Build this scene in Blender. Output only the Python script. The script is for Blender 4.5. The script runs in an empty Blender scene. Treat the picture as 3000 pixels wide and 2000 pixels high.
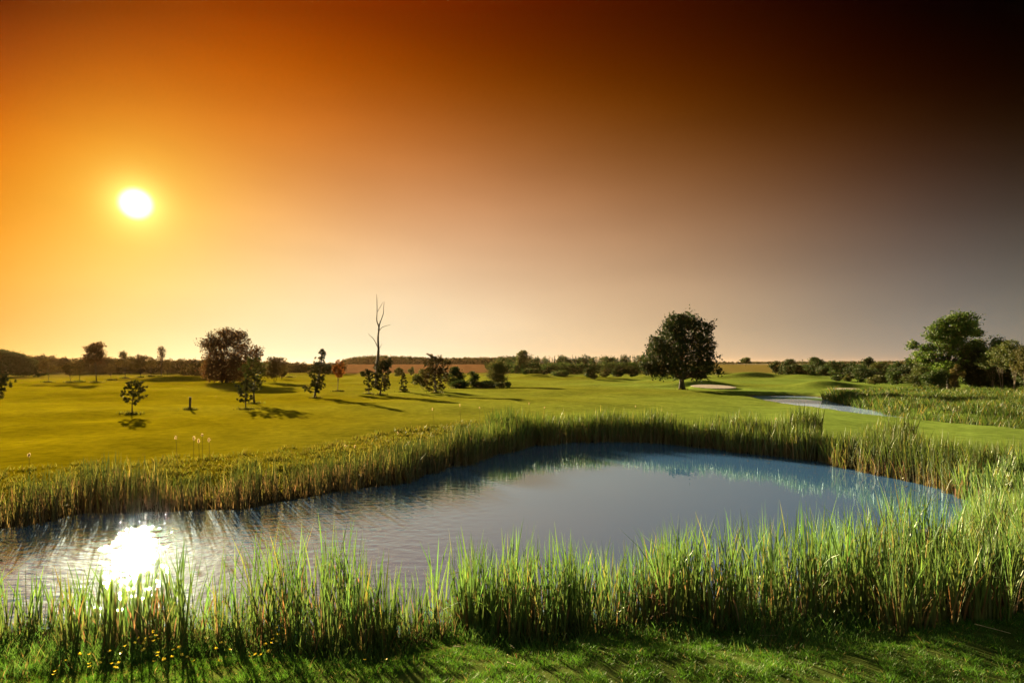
import bpy, math
import numpy as np
from mathutils import Vector

rng = np.random.default_rng(7)
C = bpy.context.scene.collection
sc = bpy.context.scene
F = 1667.0            # focal length in photo pixels (3000 wide)
HOR = 1065.0          # horizon row
H = 4.0               # eye height above the pond
EXPO = 3.15
GAIN = 2.0 ** EXPO
PI = math.pi

# ------------------------------------------------------------------ helpers
def smooth(a, b, x):
    t = np.clip((np.asarray(x, float) - a) / (b - a), 0, 1)
    return t * t * (3 - 2 * t)

def srgb(r, g, b):
    return np.array([(c / 255 / 12.92) if c / 255 <= 0.04045 else ((c / 255 + 0.055) / 1.055) ** 2.4 for c in (r, g, b)])

def px(u, v, z=0.0):
    d = (H - z) * F / (v - HOR)
    return ((u - 1500) / F * d, d)

class Waves:
    """cheap smooth noise: a sum of random sines"""
    def __init__(self, seed, scale, n=14, dim=2):
        r = np.random.default_rng(seed)
        k = r.normal(size=(n, dim)); k /= np.linalg.norm(k, axis=1)[:, None]
        self.k = k * (2 * PI / scale) * r.uniform(0.5, 1.9, n)[:, None]
        self.p = r.uniform(0, 2 * PI, n)
    def __call__(self, *xs):
        s = 0
        for k, p in zip(self.k, self.p):
            s = s + np.sin(sum(x * kk for x, kk in zip(xs, k)) + p)
        return s / math.sqrt(len(self.p) / 2)

class MB:
    """collects vertices, triangles and quads, and one colour per vertex"""
    def __init__(self):
        self.v, self.c, self.t, self.q, self.n = [], [], [], [], 0
    def add(self, v, tris=None, quads=None, col=None):
        v = np.asarray(v, np.float32).reshape(-1, 3)
        self.v.append(v)
        if col is None: col = np.ones(3)
        self.c.append(np.broadcast_to(np.asarray(col, np.float32), v.shape).copy())
        if tris is not None and len(tris): self.t.append(np.asarray(tris, np.int64).reshape(-1, 3) + self.n)
        if quads is not None and len(quads): self.q.append(np.asarray(quads, np.int64).reshape(-1, 4) + self.n)
        self.n += len(v)
    def build(self, name, mat, parent=None, loc=None, shade=False):
        v = np.concatenate(self.v); c = np.concatenate(self.c)
        t = np.concatenate(self.t) if self.t else np.zeros((0, 3), np.int64)
        q = np.concatenate(self.q) if self.q else np.zeros((0, 4), np.int64)
        me = bpy.data.meshes.new(name)
        if loc is not None: v = v - np.asarray(loc, np.float32)
        me.vertices.add(len(v)); me.vertices.foreach_set('co', v.astype(np.float32).ravel())
        li = np.concatenate([t.ravel(), q.ravel()]).astype(np.int32)
        me.loops.add(len(li)); me.loops.foreach_set('vertex_index', li)
        ls = np.concatenate([np.arange(len(t)) * 3, len(t) * 3 + np.arange(len(q)) * 4]).astype(np.int32)
        me.polygons.add(len(ls)); me.polygons.foreach_set('loop_start', ls)
        if shade: me.polygons.foreach_set('use_smooth', np.ones(len(ls), bool))
        else: me.polygons.foreach_set('use_smooth', np.zeros(len(ls), bool))
        a = me.attributes.new('Col', 'FLOAT_COLOR', 'POINT')
        a.data.foreach_set('color', np.concatenate([c, np.ones((len(c), 1), np.float32)], 1).astype(np.float32).ravel())
        me.update(calc_edges=True); me.validate()
        me.materials.append(mat)
        o = bpy.data.objects.new(name, me); C.objects.link(o)
        if parent is not None: o.parent = parent
        elif loc is not None: o.location = loc
        return o

def tag(o, label=None, cat=None, group=None, kind=None):
    if label: o['label'] = label
    if cat: o['category'] = cat
    if group: o['group'] = group
    if kind: o['kind'] = kind
    return o

def thing(name, loc, label, cat, group=None):
    o = bpy.data.objects.new(name, None); C.objects.link(o)
    o.location = loc; o.empty_display_size = 0.2
    return tag(o, label, cat, group)

def add_tube(mb, pts, radii, n=7, col=None, r=None):
    pts = np.asarray(pts, float); radii = np.asarray(radii, float); m = len(pts)
    tan = np.gradient(pts, axis=0); tan /= np.linalg.norm(tan, axis=1)[:, None] + 1e-9
    ref = np.where(np.abs(tan[:, 2:3]) > 0.9, np.array([[1., 0, 0]]), np.array([[0, 0, 1.]]))
    a = np.cross(tan, ref); a /= np.linalg.norm(a, axis=1)[:, None] + 1e-9
    b = np.cross(tan, a)
    th = np.arange(n) / n * 2 * PI
    ring = np.cos(th)[None, :, None] * a[:, None] + np.sin(th)[None, :, None] * b[:, None]
    rr = radii[:, None, None]
    if r is not None: rr = rr * (1 + r.uniform(-.16, .16, (m, n, 1)))
    v = pts[:, None] + ring * rr
    i = np.arange(m - 1)[:, None] * n + np.arange(n)[None]
    j = np.arange(m - 1)[:, None] * n + (np.arange(n)[None] + 1) % n
    q = np.stack([i, j, j + n, i + n], -1).reshape(-1, 4)
    v = np.concatenate([v.reshape(-1, 3), pts[:1], pts[-1:]])
    k = m * n
    t = [(k, (s + 1) % n, s) for s in range(n)] + [(k + 1, (m - 1) * n + s, (m - 1) * n + (s + 1) % n) for s in range(n)]
    mb.add(v, t, q, col)

def add_leaves(mb, p, size, r, col, flat=0.0, aspect=0.6):
    """one bent leaf spray (rhombus) at each point"""
    n = len(p)
    a = r.normal(size=(n, 3)); a[:, 2] *= (1 - flat); a /= np.linalg.norm(a, axis=1)[:, None]
    b = r.normal(size=(n, 3)); b[:, 2] *= (1 - flat); b -= a * (a * b).sum(1)[:, None]; b /= np.linalg.norm(b, axis=1)[:, None]
    s = (size * r.uniform(0.6, 1.35, n))[:, None]
    c = np.cross(a, b)
    v = np.stack([p - a * s * .5, p + b * s * .5 * aspect + c * s * .12, p + a * s * .5, p - b * s * .5 * aspect + c * s * .12], 1)
    q = np.arange(n * 4).reshape(n, 4)
    mb.add(v.reshape(-1, 3), None, q, np.repeat(col, 4, axis=0))

def add_blades(mb, base, h, w, az, lean, bend, c0, c1, r, nseg=3, face=None):
    """tapering grass or reed blades; arrays of length n"""
    n = len(base)
    h = np.broadcast_to(h, n).astype(float); w = np.broadcast_to(w, n).astype(float)
    lean = np.broadcast_to(lean, n); bend = np.broadcast_to(bend, n)
    d = np.stack([np.cos(az), np.sin(az), np.zeros(n)], 1)
    if face is None: face = r.uniform(0, PI, n)
    s = np.stack([np.cos(face), np.sin(face), np.zeros(n)], 1)
    rows, cols = [], []
    for k in range(nseg + 1):
        t = k / nseg
        out = (lean * t + bend * t ** 2.2) * h
        zz = h * t - 0.35 * bend * h * t ** 2.6
        c = base + d * out[:, None]; c = c.copy(); c[:, 2] += zz
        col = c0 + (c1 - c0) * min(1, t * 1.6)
        if k == nseg: rows.append(c[:, None]); cols.append(col[:, None])
        else:
            ww = (w * (1.0 - 0.55 * t) * 0.5)[:, None]
            rows.append(np.stack([c - s * ww, c + s * ww], 1)); cols.append(np.stack([col, col], 1))
    v = np.concatenate(rows, 1); cc = np.concatenate(cols, 1)
    m = v.shape[1]; off = np.arange(n)[:, None] * m
    qs = [np.stack([off[:, 0] + 2 * k, off[:, 0] + 2 * k + 1, off[:, 0] + 2 * k + 3, off[:, 0] + 2 * k + 2], 1) for k in range(nseg - 1)]
    t = np.stack([off[:, 0] + 2 * (nseg - 1), off[:, 0] + 2 * (nseg - 1) + 1, off[:, 0] + 2 * nseg], 1)
    mb.add(v.reshape(-1, 3), t, np.concatenate(qs) if qs else None, cc.reshape(-1, 3))

def vary(col, n, r, amt=0.2, hue=0.12):
    c = np.broadcast_to(np.asarray(col, float), (n, 3)) * np.exp(r.normal(0, amt, (n, 1)))
    return np.clip(c * (1 + r.normal(0, hue, (n, 3)) * np.array([1, .5, 1])), 0.002, 0.9)

# ------------------------------------------------------------------ materials
def new_mat(name):
    m = bpy.data.materials.new(name); m.use_nodes = True
    nt = m.node_tree; nt.nodes.clear()
    out = nt.nodes.new('ShaderNodeOutputMaterial')
    return m, nt, out

def leaf_mat(name, trans=0.45, gloss=0.05, rough=0.45, tint=(1.0, 1.0, 0.7)):
    m, nt, out = new_mat(name); N, L = nt.nodes.new, nt.links.new
    at = N('ShaderNodeAttribute'); at.attribute_name = 'Col'
    df = N('ShaderNodeBsdfDiffuse'); L(at.outputs['Color'], df.inputs['Color'])
    tm = N('ShaderNodeMix'); tm.data_type = 'RGBA'; tm.blend_type = 'MULTIPLY'; tm.inputs[0].default_value = 1
    L(at.outputs['Color'], tm.inputs[6]); tm.inputs[7].default_value = (*[t * 1.0 for t in tint], 1)
    tr = N('ShaderNodeBsdfTranslucent'); L(tm.outputs[2], tr.inputs['Color'])
    gl = N('ShaderNodeBsdfGlossy'); gl.inputs['Roughness'].default_value = rough
    gl.inputs['Color'].default_value = (.9, .95, .85, 1)
    m1 = N('ShaderNodeMixShader'); m1.inputs[0].default_value = trans
    L(df.outputs[0], m1.inputs[1]); L(tr.outputs[0], m1.inputs[2])
    m2 = N('ShaderNodeMixShader'); m2.inputs[0].default_value = gloss
    L(m1.outputs[0], m2.inputs[1]); L(gl.outputs[0], m2.inputs[2])
    L(m2.outputs[0], out.inputs[0])
    return m

def bark_mat(name, c0, c1, scale=9):
    m, nt, out = new_mat(name); N, L = nt.nodes.new, nt.links.new
    tc = N('ShaderNodeTexCoord'); mp = N('ShaderNodeMapping'); mp.inputs['Scale'].default_value = (1, 1, .25)
    L(tc.outputs['Object'], mp.inputs[0])
    no = N('ShaderNodeTexNoise'); no.inputs['Scale'].default_value = scale; no.inputs['Detail'].default_value = 6
    L(mp.outputs[0], no.inputs['Vector'])
    cr = N('ShaderNodeValToRGB'); cr.color_ramp.elements[0].color = (*c0, 1); cr.color_ramp.elements[1].color = (*c1, 1)
    cr.color_ramp.elements[0].position = .3; cr.color_ramp.elements[1].position = .7
    L(no.outputs[0], cr.inputs[0])
    b = N('ShaderNodeBsdfPrincipled'); b.inputs['Roughness'].default_value = .9
    L(cr.outputs[0], b.inputs['Base Color'])
    bp = N('ShaderNodeBump'); bp.inputs['Strength'].default_value = .6; bp.inputs['Distance'].default_value = .040
    L(no.outputs[0], bp.inputs['Height']); L(bp.outputs[0], b.inputs['Normal'])
    L(b.outputs[0], out.inputs[0])
    return m

M_LEAF = leaf_mat('broad_leaf', .32, .012)
M_NEEDLE = leaf_mat('pine_needle', .2, .012)
M_REED = leaf_mat('reed_leaf', .45, .02, .4)
M_GRASS = leaf_mat('grass_blade', .5, .012, .4)
M_PETAL = leaf_mat('petal', .35, .08, .3)
M_FLUFF = leaf_mat('seed_fluff', .5, .0)
M_BARK = bark_mat('bark', (.008, .006, .004), (.026, .018, .012))
M_PALEBARK = bark_mat('pale_bark', (.06, .045, .03), (.16, .12, .08))
M_DEADWOOD = bark_mat('dead_wood', (.010, .007, .004), (.032, .022, .014), 5)
M_STRAW = bark_mat('straw', (.16, .125, .075), (.33, .27, .18), 14)

def ground_mat():
    m, nt, out = new_mat('turf'); N, L = nt.nodes.new, nt.links.new
    at = N('ShaderNodeAttribute'); at.attribute_name = 'Col'
    tc = N('ShaderNodeTexCoord')
    n1 = N('ShaderNodeTexNoise'); n1.inputs['Scale'].default_value = 1.6; n1.inputs['Detail'].default_value = 8; n1.inputs['Roughness'].default_value = .7
    L(tc.outputs['Object'], n1.inputs['Vector'])
    cr = N('ShaderNodeValToRGB'); cr.color_ramp.elements[0].position = .3; cr.color_ramp.elements[1].position = .7
    cr.color_ramp.elements[0].color = (.62, .62, .55, 1); cr.color_ramp.elements[1].color = (1.3, 1.25, 1.2, 1)
    L(n1.outputs[0], cr.inputs[0])
    mx = N('ShaderNodeMix'); mx.data_type = 'RGBA'; mx.blend_type = 'MULTIPLY'; mx.inputs[0].default_value = 1
    L(at.outputs['Color'], mx.inputs[6]); L(cr.outputs[0], mx.inputs[7])
    n2 = N('ShaderNodeTexNoise'); n2.inputs['Scale'].default_value = 14; n2.inputs['Detail'].default_value = 6
    L(tc.outputs['Object'], n2.inputs['Vector'])
    bp = N('ShaderNodeBump'); bp.inputs['Strength'].default_value = .35; bp.inputs['Distance'].default_value = .02
    L(n2.outputs[0], bp.inputs['Height'])
    b = N('ShaderNodeBsdfDiffuse'); b.inputs['Roughness'].default_value = 0
    L(mx.outputs[2], b.inputs['Color']); L(bp.outputs[0], b.inputs['Normal'])
    L(b.outputs[0], out.inputs[0])
    return m
M_TURF = ground_mat()

def plain_mat(name, c0, c1, scale, bump=.02, rough=.95, detail=6):
    m, nt, out = new_mat(name); N, L = nt.nodes.new, nt.links.new
    tc = N('ShaderNodeTexCoord')
    no = N('ShaderNodeTexNoise'); no.inputs['Scale'].default_value = scale; no.inputs['Detail'].default_value = detail
    L(tc.outputs['Object'], no.inputs['Vector'])
    cr = N('ShaderNodeValToRGB'); cr.color_ramp.elements[0].color = (*c0, 1); cr.color_ramp.elements[1].color = (*c1, 1)
    cr.color_ramp.elements[0].position = .35; cr.color_ramp.elements[1].position = .65
    L(no.outputs[0], cr.inputs[0])
    b = N('ShaderNodeBsdfDiffuse'); b.inputs['Roughness'].default_value = 0
    L(cr.outputs[0], b.inputs['Color'])
    bp = N('ShaderNodeBump'); bp.inputs['Strength'].default_value = .6; bp.inputs['Distance'].default_value = bump
    L(no.outputs[0], bp.inputs['Height']); L(bp.outputs[0], b.inputs['Normal'])
    L(b.outputs[0], out.inputs[0])
    return m
M_SAND = plain_mat('bunker_sand', (.17, .148, .125), (.25, .22, .19), 3, .03)
M_PLOUGH = plain_mat('ploughed_soil', (.062, .032, .015), (.095, .048, .022), .3, .2)
M_PALEFIELD = plain_mat('pale_field', (.12, .105, .075), (.17, .145, .10), .02, .2)
M_POST = bark_mat('post_wood', (.012, .009, .006), (.045, .032, .022), 16)

def water_mat(name, sky_blue, tint, mirror=.52):
    m, nt, out = new_mat(name); N, L = nt.nodes.new, nt.links.new
    tc = N('ShaderNodeTexCoord')
    mp = N('ShaderNodeMapping'); mp.inputs['Scale'].default_value = (1, 1.5, 1)
    L(tc.outputs['Object'], mp.inputs[0])
    n1 = N('ShaderNodeTexNoise'); n1.inputs['Scale'].default_value = 2.8; n1.inputs['Detail'].default_value = 2.5
    L(mp.outputs[0], n1.inputs['Vector'])
    n2 = N('ShaderNodeTexNoise'); n2.inputs['Scale'].default_value = .9; n2.inputs['Detail'].default_value = 2
    L(mp.outputs[0], n2.inputs['Vector'])
    # the breeze ruffles the open south-west arm, the sheltered end lies still
    sx = N('ShaderNodeSeparateXYZ'); L(tc.outputs['Object'], sx.inputs[0])
    mr = N('ShaderNodeMapRange'); mr.interpolation_type = 'SMOOTHSTEP'
    mr.inputs['From Min'].default_value = -6.0; mr.inputs['From Max'].default_value = 1.5
    mr.inputs['To Min'].default_value = 1.0; mr.inputs['To Max'].default_value = .012
    L(sx.outputs[0], mr.inputs['Value'])
    ad = N('ShaderNodeMath'); ad.operation = 'MULTIPLY'; L(n1.outputs[0], ad.inputs[0]); L(mr.outputs[0], ad.inputs[1])
    a2 = N('ShaderNodeMath'); a2.operation = 'MULTIPLY_ADD'; L(n2.outputs[0], a2.inputs[0]); a2.inputs[1].default_value = .012; L(ad.outputs[0], a2.inputs[2])
    bp = N('ShaderNodeBump'); bp.inputs['Strength'].default_value = 1; bp.inputs['Distance'].default_value = .03
    L(a2.outputs[0], bp.inputs['Height'])
    g1 = N('ShaderNodeBsdfGlossy'); g1.inputs['Roughness'].default_value = .01; g1.inputs['Color'].default_value = (*tint, 1)
    g2 = N('ShaderNodeBsdfGlossy'); g2.inputs['Roughness'].default_value = .43; g2.inputs['Color'].default_value = (.58, .76, 1, 1); g2.distribution = 'GGX'
    L(bp.outputs[0], g1.inputs['Normal']); L(bp.outputs[0], g2.inputs['Normal'])
    mg = N('ShaderNodeMixShader'); mg.inputs[0].default_value = .010
    L(g1.outputs[0], mg.inputs[1]); L(g2.outputs[0], mg.inputs[2])
    df = N('ShaderNodeBsdfDiffuse'); df.inputs['Color'].default_value = (*sky_blue, 1)  # reflected sky's blue painted in as a diffuse colour
    fr = N('ShaderNodeFresnel'); fr.inputs['IOR'].default_value = 1.6
    f2 = N('ShaderNodeMath'); f2.operation = 'MULTIPLY_ADD'; f2.use_clamp = True
    L(fr.outputs[0], f2.inputs[0]); f2.inputs[1].default_value = .3; f2.inputs[2].default_value = mirror
    mx = N('ShaderNodeMixShader'); L(f2.outputs[0], mx.inputs[0]); L(df.outputs[0], mx.inputs[1]); L(mg.outputs[0], mx.inputs[2])
    L(mx.outputs[0], out.inputs[0])
    return m
M_WATER = water_mat('pond_water', (.048, .128, .31), (.58, .82, 1), .60); M_STREAM = water_mat('stream_water', (.22, .31, .50), (.85, .95, 1), .48)

# ------------------------------------------------------------------ terrain
POND_PX = [(-500,1640),(0,1552),(217,1512),(380,1497),(560,1490),(714,1486),(918,1455),(1148,1415),(1275,1378),(1378,1352),
           (1467,1320),(1594,1301),(1786,1291),(1913,1295),(2105,1314),(2296,1337),(2487,1365),(2653,1403),(2775,1432),
           (2850,1465),(2890,1530),(2800,1645),(2600,1750),(2400,1800),(1800,1822),(1200,1840),(600,1865),(0,1885),(-500,1900)]
STREAM_PX = [(2170,1160),(2300,1159),(2412,1162),(2450,1180),(2560,1200),(2640,1221),(2750,1238),(3000,1260),(3400,1288),
             (3400,1312),(3000,1276),(2800,1258),(2680,1245),(2500,1224),(2400,1204),(2280,1181),(2200,1168)]
def chaikin(p, n=2):
    p = np.asarray(p, float)
    for _ in range(n):
        q = np.roll(p, -1, 0)
        p = np.stack([p * .75 + q * .25, p * .25 + q * .75], 1).reshape(-1, 2)
    return p
POND = chaikin([px(*p) for p in POND_PX]); STREAM = chaikin([px(*p) for p in STREAM_PX])

def sdf(poly, X, Y):
    X = np.asarray(X, float); Y = np.asarray(Y, float)
    d = np.full(X.shape, 1e9); ins = np.zeros(X.shape, bool)
    for (ax, ay), (bx, by) in zip(poly, np.roll(poly, -1, 0)):
        ex, ey = bx - ax, by - ay
        t = np.clip(((X - ax) * ex + (Y - ay) * ey) / (ex * ex + ey * ey + 1e-12), 0, 1)
        d = np.minimum(d, (X - ax - t * ex) ** 2 + (Y - ay - t * ey) ** 2)
        c = (ay > Y) != (by > Y)
        ins ^= c & (X < (bx - ax) * (Y - ay) / (by - ay + 1e-12) + ax)
    d = np.sqrt(d)
    return np.where(ins, -d, d)

W1 = Waves(1, 45); W2 = Waves(2, 14); W3 = Waves(3, 5)
WEDGE = Waves(11, 3.0)
BUNKERS = [(29.5, 83.5, 3.3, 4.2, .5), (45.5, 77.5, 2.6, 1.7, .3)]
MOUNDS = [(-64, 109, 8.0, 1.7, 1.1), (-56, 111, 5, 1.8, .6), (59, 142, 7, 3.2, 1.5), (70, 138, 5, 5, .8), (5.5, 140, 4.5, 4, 1.2), (31, 125, 4.5, 5, .9),
          (-62, 170, 10, 7, 1.0), (18, 130, 9, 5, .5), (29.5, 89.6, 5.0, 2.3, 1.15), (46, 84, 5, 3, .9), (37, 33, 8, 2.2, .1)]
def pond_sd(X, Y):
    return sdf(POND, X, Y) + .18 * WEDGE(X, Y)
def stream_sd(X, Y):
    return sdf(STREAM, X, Y) + .12 * WEDGE(X * 1.3, Y * 1.3)
def height(X, Y):
    X = np.asarray(X, float); Y = np.asarray(Y, float)
    D = np.hypot(X, Y)
    h = .5 + .12 * W1(X, Y) * smooth(12, 60, D) + .035 * W2(X, Y)
    h = h + 2.6 * smooth(180, 430, D)
    for mx, my, sx, sy, a in MOUNDS:
        h = h + a * np.exp(-((X - mx) / sx) ** 2 - ((Y - my) / sy) ** 2)
    for bx, by, rx, ry, a in BUNKERS:
        q = np.sqrt(((X - bx) / rx) ** 2 + ((Y - by) / ry) ** 2)
        h = h + (.50 + .035 * (Y - by + ry) - h) * (1 - smooth(.90, 1.03, q))
    ps = np.full(X.shape, 99.); near = D < 120
    ss = np.full(X.shape, 99.)
    if near.any():
        ps[near] = pond_sd(X[near], Y[near]); ss[near] = stream_sd(X[near], Y[near])
    wid = np.where(Y < 12, 2.6, 3.2)
    t = smooth(0, 1, ps / wid)
    h = np.where(ps > 0, .03 + (h - .03) * t, np.maximum(ps * .4, -.8))
    ts = smooth(0, 1, ss / 1.6)
    h = np.where(ss > 0, np.where(ss < 8, .02 + (h - .02) * ts, h), np.maximum(ss * .5, -.7))
    return h
def ground(X, Y):
    return float(height(np.array([X]), np.array([Y]))[0])
def base(u, v):
    """the point of the ground seen at photo pixel (u, v)"""
    d = 3.5 * F / (v - HOR)
    for _ in range(40):
        z = ground((u - 1500) / F * d, d)
        d = .5 * d + .5 * (H - z) * F / (v - HOR)
    return ((u - 1500) / F * d, d, ground((u - 1500) / F * d, d))
def at_depth(u, d):
    X = (u - 1500) / F * d
    return (X, d, ground(X, d))

W5 = Waves(29, 2.2); WC1 = Waves(21, 30); WC2 = Waves(22, 6); WC3 = Waves(23, 120)
def lawn_colour(X, Y):
    """turf colour: warm sun cast painted yellow to the west, green to the east, with patches"""
    az = np.arctan2(X, np.maximum(Y, .1))
    k = smooth(-.7, .75, az + .08 * WC1(X, Y))[..., None]
    c = np.array([.198, .163, .003]) * (1 - k) + np.array([.135, .200, .040]) * k  # shift from backlit gold to green painted into the turf
    c = c * np.exp(.07 * WC1(X, Y) + .06 * WC2(X, Y) + .03 * W5(X, Y))[..., None] * .55
    rough = smooth(1.5, 3, Y - 13) * np.exp(-np.maximum(0, sdf(POND, X, Y) - 1.5) / 5.0) * smooth(-4, 4, -X)
    c = c * (1 - .66 * rough * (1 + .25 * W5(X, Y)))[..., None]
    return c

# ground sheet: rings round the viewpoint, close together near by
rad = np.concatenate([np.geomspace(1.5, 300, 640), np.geomspace(306, 3300, 80)])
ang = np.concatenate([np.linspace(-58, 58, 470), np.linspace(62, 298, 60)]) * PI / 180
A, R = np.meshgrid(ang, rad)
GX, GY = np.sin(A) * R, np.cos(A) * R
GZ = height(GX, GY)
nA, nR = len(ang), len(rad)
i = np.arange(nR - 1)[:, None] * nA + np.arange(nA)[None]
j = np.arange(nR - 1)[:, None] * nA + (np.arange(nA)[None] + 1) % nA
quads = np.stack([i, i + nA, j + nA, j], -1).reshape(-1, 4)
gc = lawn_colour(GX, GY)
near = (np.hypot(GX, GY) < 120)
psd = np.full(GX.shape, 99.); psd[near] = pond_sd(GX[near], GY[near])
ssd = np.full(GX.shape, 99.); ssd[near] = stream_sd(GX[near], GY[near])
mud = np.clip((1 - smooth(.3, 2.2, psd)) + (1 - smooth(.0, .9, ssd)), 0, 1)[..., None]
gc = gc * (1 - mud) + np.array([.035, .026, .015]) * mud
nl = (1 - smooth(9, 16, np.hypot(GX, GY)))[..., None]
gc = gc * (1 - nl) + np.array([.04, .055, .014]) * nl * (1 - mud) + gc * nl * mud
far = smooth(150, 260, np.hypot(GX, GY))[..., None]
gc = gc * (1 - far) + np.array([.085, .068, .020]) * far
mb = MB()
gv = np.stack([GX, GY, GZ], -1).reshape(-1, 3)
gv = np.concatenate([gv, [[0, 0, .5]]])
tri = [(len(gv) - 1, s, (s + 1) % nA) for s in range(nA)]
mb.add(gv, tri, quads, np.concatenate([gc.reshape(-1, 3), [[.05, .07, .02]]]))
o = mb.build('ground', M_TURF, shade=True)
tag(o, 'grassy golf course ground with mown lawns, mounds and pond banks', 'ground', kind='structure')

def sheet(name, poly, z, mat, step, label, cat):
    p = np.asarray(poly); lo, hi = p.min(0) - 1.5, p.max(0) + 1.5
    xs = np.arange(lo[0], hi[0] + step, step); ys = np.arange(lo[1], hi[1] + step, step)
    X, Y = np.meshgrid(xs, ys)
    s = sdf(poly, X, Y)
    k = np.arange(X.size).reshape(X.shape)
    q = np.stack([k[:-1, :-1], k[:-1, 1:], k[1:, 1:], k[1:, :-1]], -1).reshape(-1, 4)
    keep = (s.ravel()[q] < 1.2).any(1)
    q = q[keep]; used = np.unique(q); rm = -np.ones(X.size, int); rm[used] = np.arange(len(used))
    Z = np.full(X.size, z) if np.isscalar(z) else z(X.ravel(), Y.ravel())
    m = MB(); m.add(np.stack([X.ravel(), Y.ravel(), Z], 1)[used], None, rm[q])
    return tag(m.build(name, mat, shade=True), label, cat, kind='structure')
sheet('pond_water', POND, 0.0, M_WATER, .5, 'still pond water ringed by green reeds', 'water')
sheet('stream_water', STREAM, -.02, M_STREAM, .5, 'narrow stream winding behind the mown fairway', 'water')
# sand in the bunkers
for k, (bx, by, rx, ry, a) in enumerate(BUNKERS):
    m = MB(); th = np.linspace(0, 2 * PI, 48, endpoint=False); rr = np.linspace(0, .93, 12)
    T, Rr = np.meshgrid(th, rr)
    X = bx + np.cos(T) * Rr * rx; Y = by + np.sin(T) * Rr * ry
    Z = height(X, Y) + .03
    ii = np.arange(11)[:, None] * 48 + np.arange(48)[None]; jj = np.arange(11)[:, None] * 48 + (np.arange(48)[None] + 1) % 48
    m.add(np.stack([X, Y, Z], -1).reshape(-1, 3), None, np.stack([ii, jj, jj + 48, ii + 48], -1).reshape(-1, 4))
    tag(m.build('bunker_sand', M_SAND, shade=True),
        ['pale sand bunker in the turf right behind the oak', 'small sand bunker on the bank above the stream head'][k], 'sand bunker', kind='structure')
# the ploughed field and the pale plain beyond the course
def patch(name, u0, u1, d0, d1, mat, label, lift, nu=40, nd=40):
    us = np.linspace(u0, u1, nu); ds = np.geomspace(d0, d1, nd); U, D = np.meshgrid(us, ds)
    X = (U - 1500) / F * D; Y = D; Z = height(X, Y) + lift
    k = np.arange(U.size).reshape(U.shape)
    m = MB(); m.add(np.stack([X, Y, Z], -1).reshape(-1, 3), None, np.stack([k[:-1, :-1], k[:-1, 1:], k[1:, 1:], k[1:, :-1]], -1).reshape(-1, 4))
    return tag(m.build(name, mat, shade=True), label, 'field', kind='structure')
patch('ploughed_field', 985, 1500, 198, 520, M_PLOUGH, 'reddish brown ploughed field below the distant wood', .12)
patch('pale_field', 1960, 3300, 520, 2600, M_PALEFIELD, 'pale ripe field on the far horizon', .3)
# low hills on the horizon
m = MB(); us = np.linspace(1500, 3600, 400); wv = Waves(31, 160, dim=1); wv2 = Waves(32, 22, dim=1)
D0 = 2700.; X = (us - 1500) / F * D0
top = 9.5 + 1.6 * wv(us) + .8 * wv2(us)
prof = [(0, 2.0), (6, 0.6), (20, .9), (60, 1.0), (160, .8), (400, .0)]
rows = []
for k, (dy, f) in enumerate(prof):
    z = 2.5 if k == 0 else (top * f if f else np.full(len(us), 2.5)); rows.append(np.stack([X * (D0 + dy) / D0, np.full(len(us), D0 + dy), np.broadcast_to(z, len(us))], 1))
n = len(us); v = np.concatenate(rows); k = np.arange(n - 1)
q = np.concatenate([np.stack([r_ * n + k, r_ * n + k + 1, (r_ + 1) * n + k + 1, (r_ + 1) * n + k], 1) for r_ in range(len(prof) - 1)])
m.add(v, None, q)
tag(m.build('hills', plain_mat('far_hill', (.05, .05, .03), (.09, .08, .05), .02, .5), shade=True), 'low dark wooded hills on the horizon', 'hills', kind='structure')

# ------------------------------------------------------------------ trees
GREEN = (.032, .050, .012); DARK = (.020, .030, .008); FLARE_RED = (.060, .028, .010); OLIVE = (.045, .048, .012)
FLARE_BROWN = (.050, .034, .009); PALE = (.065, .072, .018); PINE = (.020, .021, .008)  # left-hand red and brown tones paint backlight and flare into the leaves

def crown_points(blobs, leaf, r, cover=1.25, gap=.25, seed=0):
    P, K = [], []
    g = Waves(seed + 900, 1.0, 16, 3)
    for bi, (c, rad_) in enumerate(blobs):
        rx, ry, rz = rad_
        area = 4 * PI * ((rx * ry) ** 1.6 / 3 + (rx * rz) ** 1.6 / 3 + (ry * rz) ** 1.6 / 3) ** (1 / 1.6)
        n = int(area * cover / (leaf * leaf * .35)) + 6
        d = r.normal(size=(n, 3)); d /= np.linalg.norm(d, axis=1)[:, None]
        # lumpy shell
        s = (0.84 + .19 * g(*(d * 1.7 + np.array(c)[None] * .37).T)) * r.beta(4.5, 1.3, n) * 1.08
        p = np.array(c)[None] + d * s[:, None] * np.array([rx, ry, rz])[None]
        P.append(p); K.append(np.full(n, bi))
    P = np.concatenate(P); K = np.concatenate(K)
    size = max(b[1][0] for b in blobs)
    g2 = Waves(seed + 500, max(.5, size * .9), 16, 3)
    keep = g2(*P.T) > -1.2 + gap
    return P[keep], K[keep]

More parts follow.
